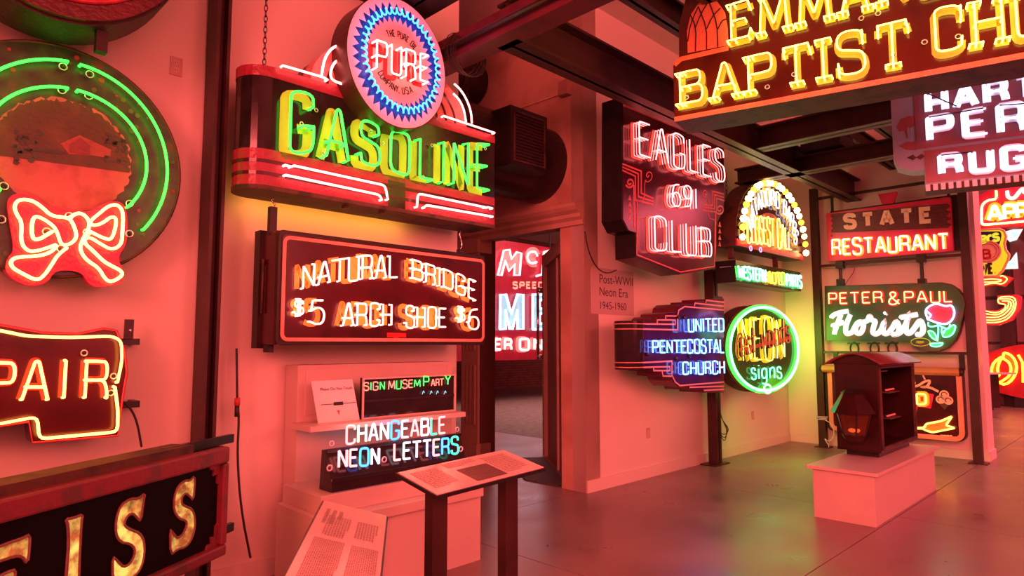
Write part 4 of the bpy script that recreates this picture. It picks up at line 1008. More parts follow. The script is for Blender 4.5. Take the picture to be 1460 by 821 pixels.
# ---------------------------------------------------------------- ring sign
F = fV(3430, 1087, 497, 8.55)
e = thing('neon_sign', F, 'round sign with a bright green neon ring, yellow tall letters and tan script across', 'neon sign')
R0 = .555
MB().prism(circ(-.03, 0, R0 * 1.03, 56), .02, .28).build('drum', RUST, e)
MB().prism(circ(0, 0, R0 * 1.04, 56), 0, .02).build('rim_plate', mat('green_rim_paint', (.16, .42, .14), .3), e)
MB().prism(circ(0, 0, R0 * .93, 56), -.005, 0).build('face_panel', mat('dark_green_gloss', (.05, .10, .03), .1, .3, bump=.0005), e)
MB().tube([(x, -.05, z) for x, z in circ(0, 0, R0 * .97, 72)], .017, 8, True).build('neon_ring', N_HOTG, e, smooth=True)
MB().tube([(x, -.02, z) for x, z in circ(0, 0, R0 * 1.02, 72)], .008, 6, True).build('neon_ring', N_GREEN, e, smooth=True)
def PR(l, s=6.083, x0=1025, y0=425): return [(x0 + x / s, y0 + y / s) for x, y in l]
YL = mat('yellow_letter_paint', (.70, .78, .04), .35)
N_YEL = neon('neon_yellow', (3.8, 3.2, .5))
word(e, F, 'NEON', [(1060, 514, 454), (1119, 510, 455)], N_YEL, .05, .007, YL, .055, gap=.25, y=-.005, sh=(-.02, .0))
word(e, F, 'signs', [(1072, 540, 517), (1114, 538, 515)], N_MINT, .05, .009, None, gap=.25, rnd=.05)
TAN = neon('tan_tube', (.9, .42, .22)); 
sc = [(150, 520), (125, 500), (120, 420), (135, 320), (165, 300), (175, 340), (150, 380)]
stroke(e, F, PR(sc), COPPER, .02, y=-.055, smooth=2, t=.012)
stroke(e, F, PR([(150, 450), (250, 430), (400, 390), (600, 340)]), COPPER, .045, y=-.045, t=.01, name='painted_line')
for c, o in layout(F, 'rest woods', [(1050, 508, 472), (1126, 486, 452)], .08, .16): tube_letter(o, e, COPPER, .085, .009, name='unlit_letter'); paint_letter(o, e, RUST, -.05, .03)
MB().tube([(x, -.055, z) for x, z in circ(.015, -R0 * .93, .055, 20)], .012, 6, True).build('neon_ring', N_HOTG, e, smooth=True)
MB().tube([(-.1, .28, .1), (-.1, .62, .1)], .03, 8).tube([(-.1, .28, -.2), (-.1, .62, -.2)], .03, 8).build('wall_arm', BLACK, e)

# ---------------------------------------------------------------- bulb arch sign
F = fA(DW - 3.6, 1049, 350)
e = thing('bulb_sign', F, 'arched sign edged with glowing yellow bulbs and crowded white neon letters', 'neon sign')
uR = F.uv(1143, 366)[0]; ct = uR / 2; hh = F.uv(1080, 255)[1]; 
def arch(k, n=30, z0=0): return [(ct + ct * k * cos(t), z0 + hh * k * (sin(t) ** .85)) for t in [pi * i / n for i in range(n + 1)]]
MB().prism(arch(1.0), 0, .24).build('cabinet', RUST, e)
MB().prism(arch(.985), -.008, 0).build('face_panel', mat('arch_face', (.07, .012, .02), .12, bump=.0005), e)
MB().prism([(ct + ct * .60 * cos(t), .02 + hh * .55 * sin(t)) for t in [pi * i / 24 for i in range(25)]], -.012, -.008).build('sunrise_panel', mat('orange_red_enamel', (.80, .14, .06), .3), e)
MB().box(0, uR, -.02, 0, 0, .09).build('lower_band', REDFACE, e)
N_WB = neon('neon_arch_white', (2.4, 2.2, 2.6))
for i in range(27):
    t = pi * (i + .5) / 27; x, z = ct + ct * .97 * cos(t), hh * .955 * (sin(t) ** .85) + .02
    MB().tube([(x, -.008, z), (x, -.04, z)], .02, 8).build('bulb_socket', BLACK, e)
    MB().ball((x, -.075, z), .042 if i % 3 else .046, 8).build('light_bulb', N_AMBER if i % 3 == 1 else N_BULB, e, smooth=True)
arcr = .78
TXT = 'MATADORO BARBS'; W = sum(G[c][0] for c in TXT) + .2 * (len(TXT) - 1); xx = 0
for c in TXT:
    wd, ss = strokes(c); t = pi * (.955 - .91 * (xx + wd / 2) / W); bx = ct + ct * .66 * cos(t); bz = hh * .62 * sin(t) ** .85 + .05
    o = []
    for p, cl in ss:
        q = []
        tl = (pi / 2 - t) * -.35
        for a, b in p:
            dx = (a - wd / 2) * .17; dz = b * .20
            q.append((bx + dx * cos(tl) - dz * sin(tl), bz + dx * sin(tl) + dz * cos(tl)))
        o.append((q, cl))
    if o:
        tube_letter(o, e, N_WB, .055, .0075); paint_letter(o, e, GOLDP, -.009, .045)
    xx += wd + .2
word(e, F, 'CLOSEST CALL', [(1066, 345, 318), (1086, 346, 310), (1112, 353, 314), (1128, 356, 335)], N_YEL, .06, .008, GOLDP, .05, y=-.012, gap=.16)
for x, y in ((1070, 354), (1084, 356)): u, v = F.uv(x, y, .02); MB().ring((u, -.025, v), .03, .005, 14, 5).build('neon_curl', N_PINK, e, smooth=True)
for x in (1056, 1118): u = F.uv(x, 350)[0]; MB().box(u - .02, u + .02, .1, .16, -.14, 0).build('hanger_strap', RUST, e)
for px_, ztop in ((1052, 3.60), (1108, 3.60)):
    u = F.uv(px_, 300)[0]; zt_ = hh * (.55 if px_ < 1060 else .98); chain(e, (u, .14, zt_), (u, .14, ztop + (.0 if px_ > 1060 else 0) - F.p.z), pitch=.05)
# ---------------------------------------------------------------- green line sign under it
F = fA(DW - 3.6, 1049, 402)
e = thing('neon_sign', F, 'long low box sign with crowded green and yellow neon, under the bulb arch sign', 'neon sign')
uR = F.uv(1142, 418)[0]; vt = (F.uv(1049, 371)[1] + F.uv(1142, 388)[1]) / 2
MB().box(0, uR, 0, .26, 0, vt).build('cabinet', BLACK, e)
MB().box(.005, uR - .005, -.006, 0, .005, vt - .005).build('face_panel', mat('dim_green_gloss', (.05, .08, .03), .12, .3, bump=.0005), e)
MB().box(.0, .02, .05, .2, vt * .7, vt * .74).build('side_label', CREAM, e)
NW = neon('neon_green_white', (.9, 4.0, 2.2)); NY2 = neon('neon_amber', (3.4, 1.9, .15))
for txt, st, m_ in (('WESTERN', [(1053, 395, 379), (1092, 402, 385)], NW), ('AUTO', [(1095, 402, 387), (1119, 405, 390)], NY2), ('PARTS', [(1122, 407, 391), (1143, 410, 394)], NW)):
    word(e, F, txt, st, m_, .06, .011, None, gap=.2)
    for c, o in layout(F, txt, st, .06, .2): tube_letter(o, e, N_GREEN if m_ is NW else NY2, .025, .006)

# ---------------------------------------------------------------- end wall sign frame
FR = fB(SR - 10.05, 1170, 639)
e = thing('hanging_rack', FR, 'dark red steel post-and-rail frame holding three signs before the end wall', 'frame')
u0 = FR.uv(1169, 500)[0]; u1 = FR.uv(1386, 500)[0]; z0 = -FR.p.z
for u in (u0, u1):
    MB().box(u - .05, u + .05, -.05, .05, z0, z0 + 3.82).build('post', STEEL, e)
    MB().box(u - .10, u + .10, -.09, .09, z0, z0 + .012).build('base_plate', STEEL, e)
for py in (282, 379, 502):
    v = FR.uv(1175, py)[1]; MB().box(u0, u1, -.02, .02, v - .018, v + .018).build('rail', STEEL, e)
v = FR.uv(1175, 410)[1]; v2 = FR.uv(1175, 440)[1]
for k in range(3):
    MB().ring((u0 + .0, 0, FR.uv(1168, 597)[1] + k * .02), .075 + .004 * k, .006, 16, 5, 'z').build('wire_wrap', CREAM, e)
cb = [(u0 + a, -.06, FR.uv(1168, 597)[1] + b) for a, b in ((.05, 0), (.15, -.05), (.18, -.2), (.1, -.32), (.02, -.25), (.12, -.4), (-.02, -.42))]
MB().tube(chaikin(cb, 2), .006, 5).build('loose_wire', CREAM, e, smooth=True)

F = fB(SR - 9.97, 1180, 373)
e = thing('neon_sign', F, 'bright red board sign, STATE painted on a dark band over white neon RESTAURANT', 'neon sign')
uR = F.uv(1360, 365)[0]; vt = (F.uv(1180, 300)[1] + F.uv(1359, 284)[1]) / 2
bevel(MB().prism(rrect(0, uR, 0, vt, .02, 3), 0, .06).build('face_box', REDFACE, e), .006)
MB().box(.04, uR + .06, .06, .22, .01, vt + .03).build('back_box', BLACK, e)
zz = [(1185, 305)]; top_ = F.U([(1185, 305), (1351, 290)]); bt_ = F.U([(1186, 332), (1351, 325)])
P = [(top_[0][0], top_[0][1]), (top_[1][0], top_[1][1])]
for i in range(1, 8): P.append((top_[1][0] + (.035 if i % 2 else -.02), top_[1][1] + (bt_[1][1] - top_[1][1]) * i / 8))
P.append(bt_[1]); P.append(bt_[0])
for i in range(7, 0, -1): P.append((bt_[0][0] + (-.01 if i % 2 else .02), top_[0][1] + (bt_[0][1] - top_[0][1]) * i / 8))
MB().prism(P, -.002, 0).build('painted_band', mat('oxblood_band', (.11, .012, .02), .35, var=.2), e)
STP = mat('salmon_letter', (.95, .60, .46), .35)
printed(e, F, 'STATE', [(1206, 324, 308), (1327, 315, 297)], STP, .058, y=-.002, gap=.5)
word(e, F, 'RESTAURANT', [(1187, 363, 342), (1352, 354, 333)], N_WARM, .05, .010, GOLDP, .05, gap=.22, y=0)
for x in (1186, 1346): u, v = F.uv(x, 336); MB().prism(circ(u, v, .012, 8), -.004, 0).build('bolt', INK, e)
u, v = F.uv(1264, 290); MB().prism([(u - .12, v + .16), (u + .12, v + .16), (u + .07, v + .0), (u - .07, v + .0)], .06, .12).build('top_bracket', REDFACE, e)
for x in (1184, 1352): u = F.uv(x, 300)[0]; MB().box(u - .015, u + .015, .065, .1, vt, FR.uv(1175, 282)[1] + FR.p.z - F.p.z).build('hanger_strap', BLACK, e)

F = fB(SR - 9.95, 1176, 485)
e = thing('neon_sign', F, 'green-brown sign with a rounded end, white neon script, a red rose and green leaves', 'neon sign')
def PF(l, s=6.636, x0=1170, y0=390): return [(x0 + x / s, y0 + y / s) for x, y in l]
P = F.U(PF([(38, 118), (1150, 82), (1230, 98), (1300, 145), (1350, 210), (1370, 290), (1350, 400), (1310, 560), (1270, 640), (1200, 705), (1120, 735), (1040, 738), (960, 722), (900, 690), (850, 640), (45, 635)]))
MB().prism(P, 0, .14).build('cabinet', STEEL, e)
MB().prism(shrink(P, .985), -.004, 0).build('face_panel', GREENP, e)
N_PE = neon('neon_orange_pink', (5.5, 1.9, .7))
word(e, F, 'PETER', [(1182, 433, 418), (1258, 431, 416)], N_PE, .04, .008, REDP, .05, gap=.25, y=-.004)
word(e, F, '&', [(1268, 433, 417), (1282, 433, 417)], N_PE, .04, .009, REDP, .05, y=-.004)
word(e, F, 'PAUL', [(1290, 431, 416), (1357, 430, 415)], N_PE, .04, .008, REDP, .05, gap=.25, y=-.004)
SN = neon('neon_script_white', (3.0, 2.9, 2.6))
FLS = [[(120, 572), (135, 520), (160, 450), (185, 385)], [(90, 415), (120, 385), (180, 365), (258, 352)], [(100, 495), (150, 478), (215, 458)],
       [(275, 385), (250, 440), (225, 520), (235, 575), (290, 560), (312, 510), (345, 455), (395, 455), (400, 510), (370, 572), (325, 560), (320, 500), (370, 460), (440, 450), (450, 400), (468, 410), (470, 440), (515, 445), (495, 500), (480, 560), (520, 578), (565, 540), (600, 440), (585, 500), (580, 560), (620, 575), (670, 520), (710, 440), (735, 500), (735, 555), (700, 580), (670, 572), (730, 575), (780, 520), (815, 440), (830, 370), (805, 460), (795, 545), (830, 575), (880, 520), (935, 430), (962, 490), (965, 550), (935, 580), (895, 572)],
       [(600, 380), (615, 370)], [(745, 415), (820, 400), (915, 385)]]
for l in FLS:
    trace(e, F, PF(l), SN, .045, .017, smooth=2, rnd=0, name='neon_script'); stroke(e, F, PF(l), CREAM, .07, y=-.004, smooth=2, off=.04, name='painted_script')
rose = [(1012, 430), (985, 350), (1030, 305), (1095, 280), (1190, 312), (1235, 292), (1268, 350), (1258, 420), (1205, 478), (1130, 475), (1060, 450), (1010, 430), (1050, 395), (1000, 350)]
patch(e, F, PF(rose[:11]), mat('rose_red_paint', (.60, .06, .08), .35), y=-.004, smooth=2)
trace(e, F, PF(rose[:12]), N_VIOLET, .045, .011, smooth=2, name='neon_rose')
trace(e, F, PF([(1010, 430), (1050, 395), (1020, 370), (1000, 350)]), N_VIOLET, .045, .010, smooth=1, name='neon_rose')
LG = mat('leaf_green_paint', (.04, .55, .12), .35)
for l in ([(1010, 530), (1080, 555), (1105, 640), (1040, 600)], [(1180, 530), (1285, 468), (1255, 580), (1160, 610), (1150, 560)], [(1030, 660), (1100, 660), (1165, 650), (1130, 690), (1050, 690)]):
    patch(e, F, PF(l), LG, y=-.004, smooth=1); trace(e, F, PF(l), N_MINT, .045, .009, smooth=2, closed=True, name='neon_leaf')
for l in ([(1110, 480), (1115, 540), (1105, 640)], [(1020, 460), (1015, 495), (1060, 505), (1110, 485), (1160, 510), (1215, 530), (1225, 480)], [(1150, 510), (1140, 560), (1165, 570), (1180, 530)]):
    trace(e, F, PF(l), N_MINT, .045, .009, smooth=2, name='neon_leaf')
u, v = F.uv(*PF([(945, 648)])[0]); MB().tube([(x, -.005, z) for x, z in circ(u, v, .11, 24, rz=.052)], .006, 5, True).build('maker_badge', YELLOWP, e); printed(e, F, 'neon', [(1307, 489, 485), (1317, 489, 485)], YELLOWP, .008, y=-.004)
for x in (175, 950):
    u, v = F.uv(*PF([(x, 95)])[0]); tp = FR.uv(1175, 379)[1] + FR.p.z - F.p.z
    MB().box(u - .045, u + .045, .02, .12, v - .03, v + .07).build('hanger_foot', BLACK, e)
    MB().tube([(u, .08, v + .05), (u, .08, v + .12), (u, .08, tp - .14), (u, .08, tp)], .022, 8).build('turnbuckle', BLACK, e); MB().box(u - .05, u + .05, .03, .14, tp - .06, tp + .04).build('hanger_clamp', BLACK, e)
cb = F.U(PF([(205, 112), (240, 50), (285, -10), (300, -60)])); MB().tube([(a, .1, b) for a, b in cb], .004, 5).build('wire', CORD, e)
for i, x in enumerate((320, 510, 680)):      # empty clamps on the rail below
    u, v = FR.uv(*PF([(x, 700)])[0]); vt_ = FR.uv(*PF([(x, 660)])[0])[1]; vb_ = FR.uv(1175, 502)[1]
    g = thing('pipe_clamp', FR, ('dark ring clamp on the lower rail closest to the thin frame post', 'dark ring clamp in the middle of the three on the lower rail', 'dark ring clamp on the lower rail, end of the row of three toward the rose')[i], 'clamp', 'ring clamps on the lower rail')
    MB().tube([(u + .055 * cos(t), 0, (v + vb_) / 2 + .02 + .085 * sin(t)) for t in [-.4 * pi + 1.8 * pi * k / 16 for k in range(17)]], .012, 6).build('ring', BLACK, g, smooth=True)
    MB().box(u - .09, u + .07, -.012, .012, vt_ - .01, vt_ + .012).build('wing_bolt', BLACK, g)

F = fB(SR - 10.0, 1188, 620)
e = thing('neon_sign', F, 'black sign in a rounded salmon frame with scoops and an orange neon arrow tail', 'neon sign')
def PC(l, s=6.845, x0=1290, y0=520): return [(x0 + x / s, y0 + y / s) for x, y in l]
ul = F.uv(1188, 560)[0]; ur = F.uv(1363, 560)[0]; vt = F.uv(1363, 533)[1]; vb = F.uv(1363, 622)[1]; uo = F.uv(1373, 560)[0]
MB().prism(rrect(ul - .12, uo, vb - .07, vt + .06, .09), .03, .16).build('cabinet', BLACK, e)
MB().box(ul, ur, 0, .03, vb, vt).build('face_panel', MAROON, e)
MB().ribbon(rrect(ul - .04, ur + .04, vb - .035, vt + .03, .08), .06, .03, .035, True).build('frame_band', PINKP, e)
z_ = F.uv(1370, 530)[1]; MB().tube([(ul - .12, -.04, z_), (ur + .06, -.04, z_)], .055, 12).build('top_tube', COPPER, e)
MB().ball((ul - .12, -.04, z_), .055, 10).ball((ur + .06, -.04, z_), .056, 10).build('tube_cap', DARK, e)
stroke(e, F, PC([(-130, 215), (-60, 150), (-20, 210), (60, 215), (100, 165), (80, 215), (140, 200), (195, 160), (255, 150), (215, 220), (150, 215), (240, 215), (330, 262)]), STP, .03, y=0, smooth=2)
stroke(e, F, PC([(180, 125), (195, 120)]), STP, .06)
u, v = F.uv(*PC([(-560, 170)])[0])
patch(e, F, PC([(-260, 190), (80, 250), (285, 288), (255, 428), (130, 405), (95, 545), (20, 545), (60, 395), (-260, 340)]), REDFACE, y=0)
word(e, F, 'D', [PC([(120, 385)])[0] + (561.6,), PC([(205, 385)])[0] + (561.6,)], N_ORANGE, .04, .011, GOLDP, .07)
patch(e, F, PC([(190, 615), (215, 580), (350, 558), (450, 510), (395, 590), (480, 615), (270, 655), (205, 630)]), mat('orange_paint', (.70, .25, .06), .35), y=0)
trace(e, F, PC([(-300, 612), (185, 615), (212, 575), (350, 550), (462, 502), (400, 590), (490, 617), (270, 660), (205, 640), (175, 622), (-300, 622)]), N_ORANGE, .04, .012, rnd=.02)
for cx, cy in ((385, 290), (350, 338), (425, 348)):
    u, v = F.uv(*PC([(cx, cy)])[0]); MB().prism(circ(u, v, .055, 16), -.003, 0).build('painted_scoop', STP, e)
    MB().tube([(x, -.004, z) for x, z in circ(u, v, .03, 12, a0=0, a1=4)], .005, 5).build('painted_swirl', MAROON, e)
patch(e, F, PC([(330, 375), (445, 375), (390, 438)]), RUST, y=0)
lettering(e, F, 'neon', [(1341, 621.5, 619.5), (1357, 622, 620)], STP, .01)
for x in (1192, 1372): u = F.uv(x, 530)[0]; MB().box(u - .03, u + .03, .0, .035, z_ + .02, FR.uv(1175, 502)[1] + FR.p.z - F.p.z).build('hanger_strap', DARK, e)

# ---------------------------------------------------------------- plinth and lantern cabinet
e = thing('plinth', Vector(A * 6.9 + NA * 2.0), 'low white plinth on the floor under the dark lantern cabinet', 'plinth'); e.rotation_euler = (0, 0, pi / 4)
bevel(MB().box(-.92, 1.05, -.23, .26, 0, .415).build('body', WHITE, e), .004)
bevel(MB().box(-.96, 1.09, -.27, .30, .415, .443).build('top_slab', WHITE, e), .003)
e = thing('lantern_cabinet', Vector(A * 7.3 + NA * 2.10 + Z * .443), 'dark red-brown metal cabinet with open side, curved roof and a carriage lantern on its front', 'cabinet'); e.rotation_euler = (0, 0, pi / 4)
CAB = mat('oxblood_metal', (.035, .006, .005), .3, .35, .3, bump=.003); x0, x1, y0, y1 = -.60, .62, -.19, .19
MB().box(x0 + .1, x1 - .1, -.14, .14, 0, .055).build('foot', BLACK, e)
bevel(MB().box(x0, x0 + .03, y0, y1, .055, .87).build('front_panel', CAB, e), .004)
MB().box(x1 - .02, x1, y0, y1, .055, .87).build('rear_panel', CAB, e)
MB().box(x0 + .03, x1 - .02, y1 - .015, y1, .055, .87).build('side_panel', CAB, e)
MB().box(x0, x1, y0, y1, .055, .075).build('floor_panel', CAB, e)
MB().box(x0 + .03, x1 - .02, y0, y1 - .015, .85, .87).build('top_panel', CAB, e)
for a in ((x0 + .03, x0 + .06, .075, .85), (x1 - .05, x1 - .02, .075, .85), (x0 + .06, x1 - .05, .075, .10), (x0 + .06, x1 - .05, .825, .85)):
    MB().box(a[0], a[1], y0 - .012, y0 + .012, a[2], a[3]).build('opening_frame', RUST, e)
N_ = 14; rf = [(-.25 + .50 * i / N_, .87 + .10 * sin(pi * i / N_)) for i in range(N_ + 1)]
vs = [(x0 - .09, y, z) for y, z in rf] + [(x1 + .06, y, z) for y, z in rf] + [(x0 - .09, y, z - .012) for y, z in rf] + [(x1 + .06, y, z - .012) for y, z in rf]; k = N_ + 1
fs = [(i, i + k, i + 1 + k, i + 1) for i in range(N_)] + [(2 * k + i + 1, 3 * k + i + 1, 3 * k + i, 2 * k + i) for i in range(N_)] + [(i, i + 1, 2 * k + i + 1, 2 * k + i) for i in range(N_)] + [(k + i + 1, k + i, 3 * k + i, 3 * k + i + 1) for i in range(N_)]
MB().add(vs, fs).build('roof', mat('roof_dull_red', (.22, .06, .065), .35, .3, .2), e, smooth=True)
for s in (x0, x1 - .01): MB().add([(s, y, z) for y, z in rf] + [(s + .01, y, z) for y, z in rf], [tuple(range(k - 1, -1, -1)), tuple(range(k, 2 * k))]).build('gable', CAB, e)
for i, xx in enumerate((-.42, -.25, -.05)):
    MB().tube([(xx, .0, .10), (xx, .0, .50 - .05 * i)], .012, 8).build('upright_rod', COPPER, e)
    MB().ball((xx, 0, .52 - .05 * i), .022, 8).build('rod_cap', CHROME, e, smooth=True)
MB().box(-.45, 0, -.05, .05, .09, .11).build('mechanism_base', COPPER, e)
for z in (.30, .56): s_ = MB().box(.08, .42, -.10, .12, z, z + .012).build('inner_shelf', RUST, e); MB().tube([(.1, -.06, z + .03), (.36, -.06, z + .03)], .01, 6).build('small_tube', neon('dim_red_glow%d' % int(z * 10), (.9, .06, .05)), s_)
for z in (.77, .81): MB().box(-.1, .35, -.02, .0, z, z + .014).build('vent_bar', CHROME, e)
for k_ in range(5): MB().box(x0 - .004, x0, -.10, .08, .64 + k_ * .018, .645 + k_ * .018).build('raised_line', DARK, e)
ln = bpy.data.objects.new('carriage_lantern', None); COL.objects.link(ln); ln.parent = e; ln.location = (x0 - .13, .0, 0)
def frust(r0, r1, z0, z1, n=6, sq=1.0):
    vs = [(r0 * cos(2 * pi * (i + .5) / n), r0 * sq * sin(2 * pi * (i + .5) / n), z0) for i in range(n)] + [(r1 * cos(2 * pi * (i + .5) / n), r1 * sq * sin(2 * pi * (i + .5) / n), z1) for i in range(n)]
    return MB().add(vs, [tuple(range(n - 1, -1, -1)), tuple(range(n, 2 * n))] + [(i, (i + 1) % n, (i + 1) % n + n, i + n) for i in range(n)])
frust(.20, .09, .42, .60).build('hood', CAB, ln)
frust(.10, .07, .60, .625).build('hood_cap', BLACK, ln)
GLAS = bpy.data.materials.new('amber_glass'); GLAS.use_nodes = True; b_ = _bsdf(GLAS); b_.inputs['Base Color'].default_value = (.45, .14, .05, 1); b_.inputs['Transmission Weight'].default_value = .85; b_.inputs['Roughness'].default_value = .12
frust(.10, .155, .22, .42).build('glass_body', GLAS, ln)
for i in range(6):
    t = 2 * pi * (i + .5) / 6; MB().tube([(.10 * cos(t), .10 * sin(t), .215), (.155 * cos(t), .155 * sin(t), .42)], .008, 5).build('glazing_bar', BLACK, ln)
frust(.075, .11, .16, .22).build('base_cup', CAB, ln)
MB().ball((0, 0, .27), .035, 8, sz=.6).build('candle_glow', neon('lantern_red_glow', (1.6, .3, .12)), ln)
MB().box(.05, .14, -.02, .02, .18, .21).box(.05, .14, -.02, .02, .50, .53).build('bracket', BLACK, ln)
# ---------------------------------------------------------------- next gallery, past the end wall
F = fB(SR - 15.0, 1397, 326)
e = thing('neon_sign', F, 'red sign with yellow-white neon APP letters and script in the far gallery', 'neon sign')
def PA(l, s=8.2125, x0=1380, y0=260): return [(x0 + x / s, y0 + y / s) for x, y in l]
MB().prism(F.U(PA([(60, 190), (300, 60), (340, 30), (1100, -60), (1100, 500), (60, 545)])), 0, .3).build('cabinet', REDFACE, e)
trace(e, F, PA([(330, 95), (336, 200), (240, 202), (160, 260), (158, 480), (190, 497), (657, 455), (1000, 428)]), N_YEL2 if 'N_YEL2' in globals() else neon('neon_pale_yellow', (4.5, 3.0, .9)), .05, .02, rnd=.1)
NPY = neon('neon_cream', (4.5, 3.2, 1.4))
for ch, x0_, x1_, yt, yb in (('A', 240, 395, 280, 440), ('P', 430, 550, 268, 425), ('P', 580, 700, 255, 410), ('L', 740, 830, 240, 395)):
    a = PA([(x0_, yb), (x1_, yt)]); word(e, F, ch, [(a[0][0], a[0][1], a[1][1]), (a[1][0], a[0][1] - .8, a[1][1] - .8)], NPY, .05, .03, GOLDP, .16)
trace(e, F, PA([(460, 100), (462, 160), (500, 190), (550, 180), (600, 110), (640, 70), (680, 90), (650, 130), (720, 100)]), NPY, .05, .03, smooth=2)
F = fB(SR - 14.2, 1397, 394)
e = thing('advertising_sign', F, 'yellow cut-corner sign with navy top, yellow script and dark WE. lettering', 'sign')
def PB(l, s=5.8625, x0=1380, y0=340): return [(x0 + x / s, y0 + y / s) for x, y in l]
P = F.U(PB([(-250, -55), (260, -80), (300, -65), (320, -20), (305, 40), (318, 100), (345, 135), (335, 180), (290, 270), (240, 315), (-250, 325)]))
MB().prism(P, 0, .14).build('body', neon('backlit_yellow_plastic', (.95, .60, .015)), e)
MB().tube([(x, 0, z) for x, z in P], .02, 6, True).build('rim', mat('cream_rim', (.85, .70, .35), .35), e)
patch(e, F, PB([(-250, -40), (255, -65), (283, -45), (275, 20), (235, 105), (-250, 110)]), mat('navy_paint', (.02, .03, .14), .3), y=0, smooth=1)
printed(e, F, 'ers', [PB([(105, 35)])[0] + (PB([(0, -42)])[0][1],), PB([(255, 12)])[0] + (PB([(0, -70)])[0][1],)], neon('backlit_script_yellow', (.9, .75, .03)), .045, y=-.003, gap=.14)
u, v = F.uv(*PB([(160, 110)])[0]); MB().prism(circ(u, v, .21, 24), -.006, -.002).build('painted_disc', mat('blush_paint', (.95, .70, .45), .3), e)
for r_ in (.14, .18): MB().tube([(x, -.007, z) for x, z in circ(u, v, r_, 24)], .006, 4, True).build('painted_ring', REDP, e)
printed(e, F, 'B', [PB([(130, 165)])[0] + (PB([(0, 95)])[0][1],), PB([(185, 160)])[0] + (PB([(0, 95)])[0][1],)], REDP, .035, y=-.009)
printed(e, F, '-', [PB([(100, 155)])[0] + (PB([(0, 95)])[0][1],), PB([(128, 155)])[0] + (PB([(0, 95)])[0][1],)], REDP, .05, y=-.007)
printed(e, F, 'WE.', [PB([(115, 292)])[0] + (PB([(0, 215)])[0][1],), PB([(230, 288)])[0] + (PB([(0, 210)])[0][1],)], mat('dark_brown_paint', (.05, .015, .01), .4), .045, y=-.003, gap=.3)
F = fB(SR - 16.5, 1433, 383)
e = thing('advertising_sign', F, 'white angular sign with mint green neon behind the yellow sign', 'sign')
WN = neon('lit_white_panel', (.9, .95, .95))
patch(e, F, [(1428, 332), (1460, 324), (1450, 342), (1440, 345)], WN, t=.08)
patch(e, F, [(1431, 384), (1452, 383), (1450, 360), (1442, 371)], WN, t=.08)
patch(e, F, [(1438, 342), (1452, 340), (1470, 352), (1472, 380), (1452, 372), (1440, 366)], mat('brown_panel', (.08, .03, .03), .4), y=.1)
MB().box(0, .05, .12, .16, -.2, 1.4).build('support', DARK, e)
for l in ([(1443, 333), (1454, 331), (1444, 338), (1450, 334)], [(1436, 378), (1438, 372), (1442, 378), (1445, 372), (1447, 378)]): trace(e, F, l, N_MINT, .1, .02, smooth=1)
F = fB(SR - 15.4, 1397, 470)
e = thing('neon_sign', F, 'red cut-out letter G outlined by four nested yellow neon tubes', 'neon sign')
patch(e, F, PB([(-300, 560), (60, 600), (240, 600), (300, 570), (300, 545), (240, 545), (240, 475), (410, 465), (440, 480), (430, 590), (370, 680), (250, 725), (100, 720), (-150, 700), (-300, 640)]), REDFACE, t=.15, y=.22)
NG = neon('neon_gold_soft', (4.2, 2.1, .4))
for l in ([(-100, 690), (120, 700), (240, 705), (335, 675), (400, 590), (400, 485), (252, 487), (252, 545), (320, 548), (310, 590), (240, 625), (120, 600), (-100, 560)],
          [(-100, 670), (120, 680), (235, 685), (320, 658), (382, 585), (382, 503), (268, 505)], [(-100, 645), (120, 655), (235, 662), (300, 640), (362, 575), (362, 522), (285, 522)], [(-100, 615), (120, 625), (240, 640), (285, 622), (340, 570), (340, 532)]):
    trace(e, F, PB(l), NG, .0, .011, rnd=.1)
e = thing('neon_sign', F, 'red arrow-ended cut-out sign with yellow neon lines under the yellow cut-corner sign', 'neon sign')
patch(e, F, PB([(-300, 330), (100, 325), (290, 300), (375, 325), (300, 400), (220, 385), (60, 410), (-300, 420)]), REDFACE, t=.15, y=.22)
for l in ([(-100, 392), (115, 392), (215, 368), (290, 385), (338, 335), (285, 308), (270, 318)], [(-100, 350), (115, 345), (200, 335), (285, 345), (270, 360), (130, 365), (-100, 370)]): trace(e, F, PB(l), NG, .0, .011, rnd=.08)
F = fB(SR - 19.4, 1405, 560)
e = thing('neon_sign', F, 'long red oval sign with outlined yellow neon letters standing low by the far wall', 'neon sign')
def PS(l, s=5.8625, x0=1380, y0=460): return [(x0 + x / s, y0 + y / s) for x, y in l]
MB().prism(chaikin(F.U(PS([(-200, 420), (60, 300), (300, 200), (600, 165), (950, 180), (950, 640), (600, 660), (300, 600), (60, 520), (-200, 470)])), 2, True), 0, .35).build('cabinet', mat('deep_red_enamel', (.45, .015, .025), .3), e)
ON = neon('neon_yellow_edge', (4.0, 1.6, .12))
patch(e, F, PS([(300, 250), (350, 262), (395, 310), (412, 390), (375, 475), (310, 520), (350, 450), (360, 390), (345, 330), (292, 295)]), mat('orange_fill', (.72, .22, .06), .4), y=0)
patch(e, F, PS([(280, 285), (215, 330), (195, 400), (210, 440), (265, 450), (245, 400), (258, 340)]), mat('orange_fill', (.72, .22, .06), .4), y=0)
trace(e, F, PS([(300, 250), (350, 262), (395, 310), (412, 390), (375, 475), (310, 520), (258, 500), (300, 480), (350, 440), (362, 385), (345, 330), (290, 298), (300, 250)]), ON, .06, .03, smooth=1)
trace(e, F, PS([(280, 285), (215, 330), (193, 400), (208, 440), (268, 452), (246, 400), (258, 335), (285, 290)]), ON, .06, .03, smooth=1)
trace(e, F, PS([(420, 268), (455, 330), (462, 420), (462, 500)]), ON, .06, .03); trace(e, F, PS([(560, 240), (520, 330), (515, 500)]), ON, .06, .03)
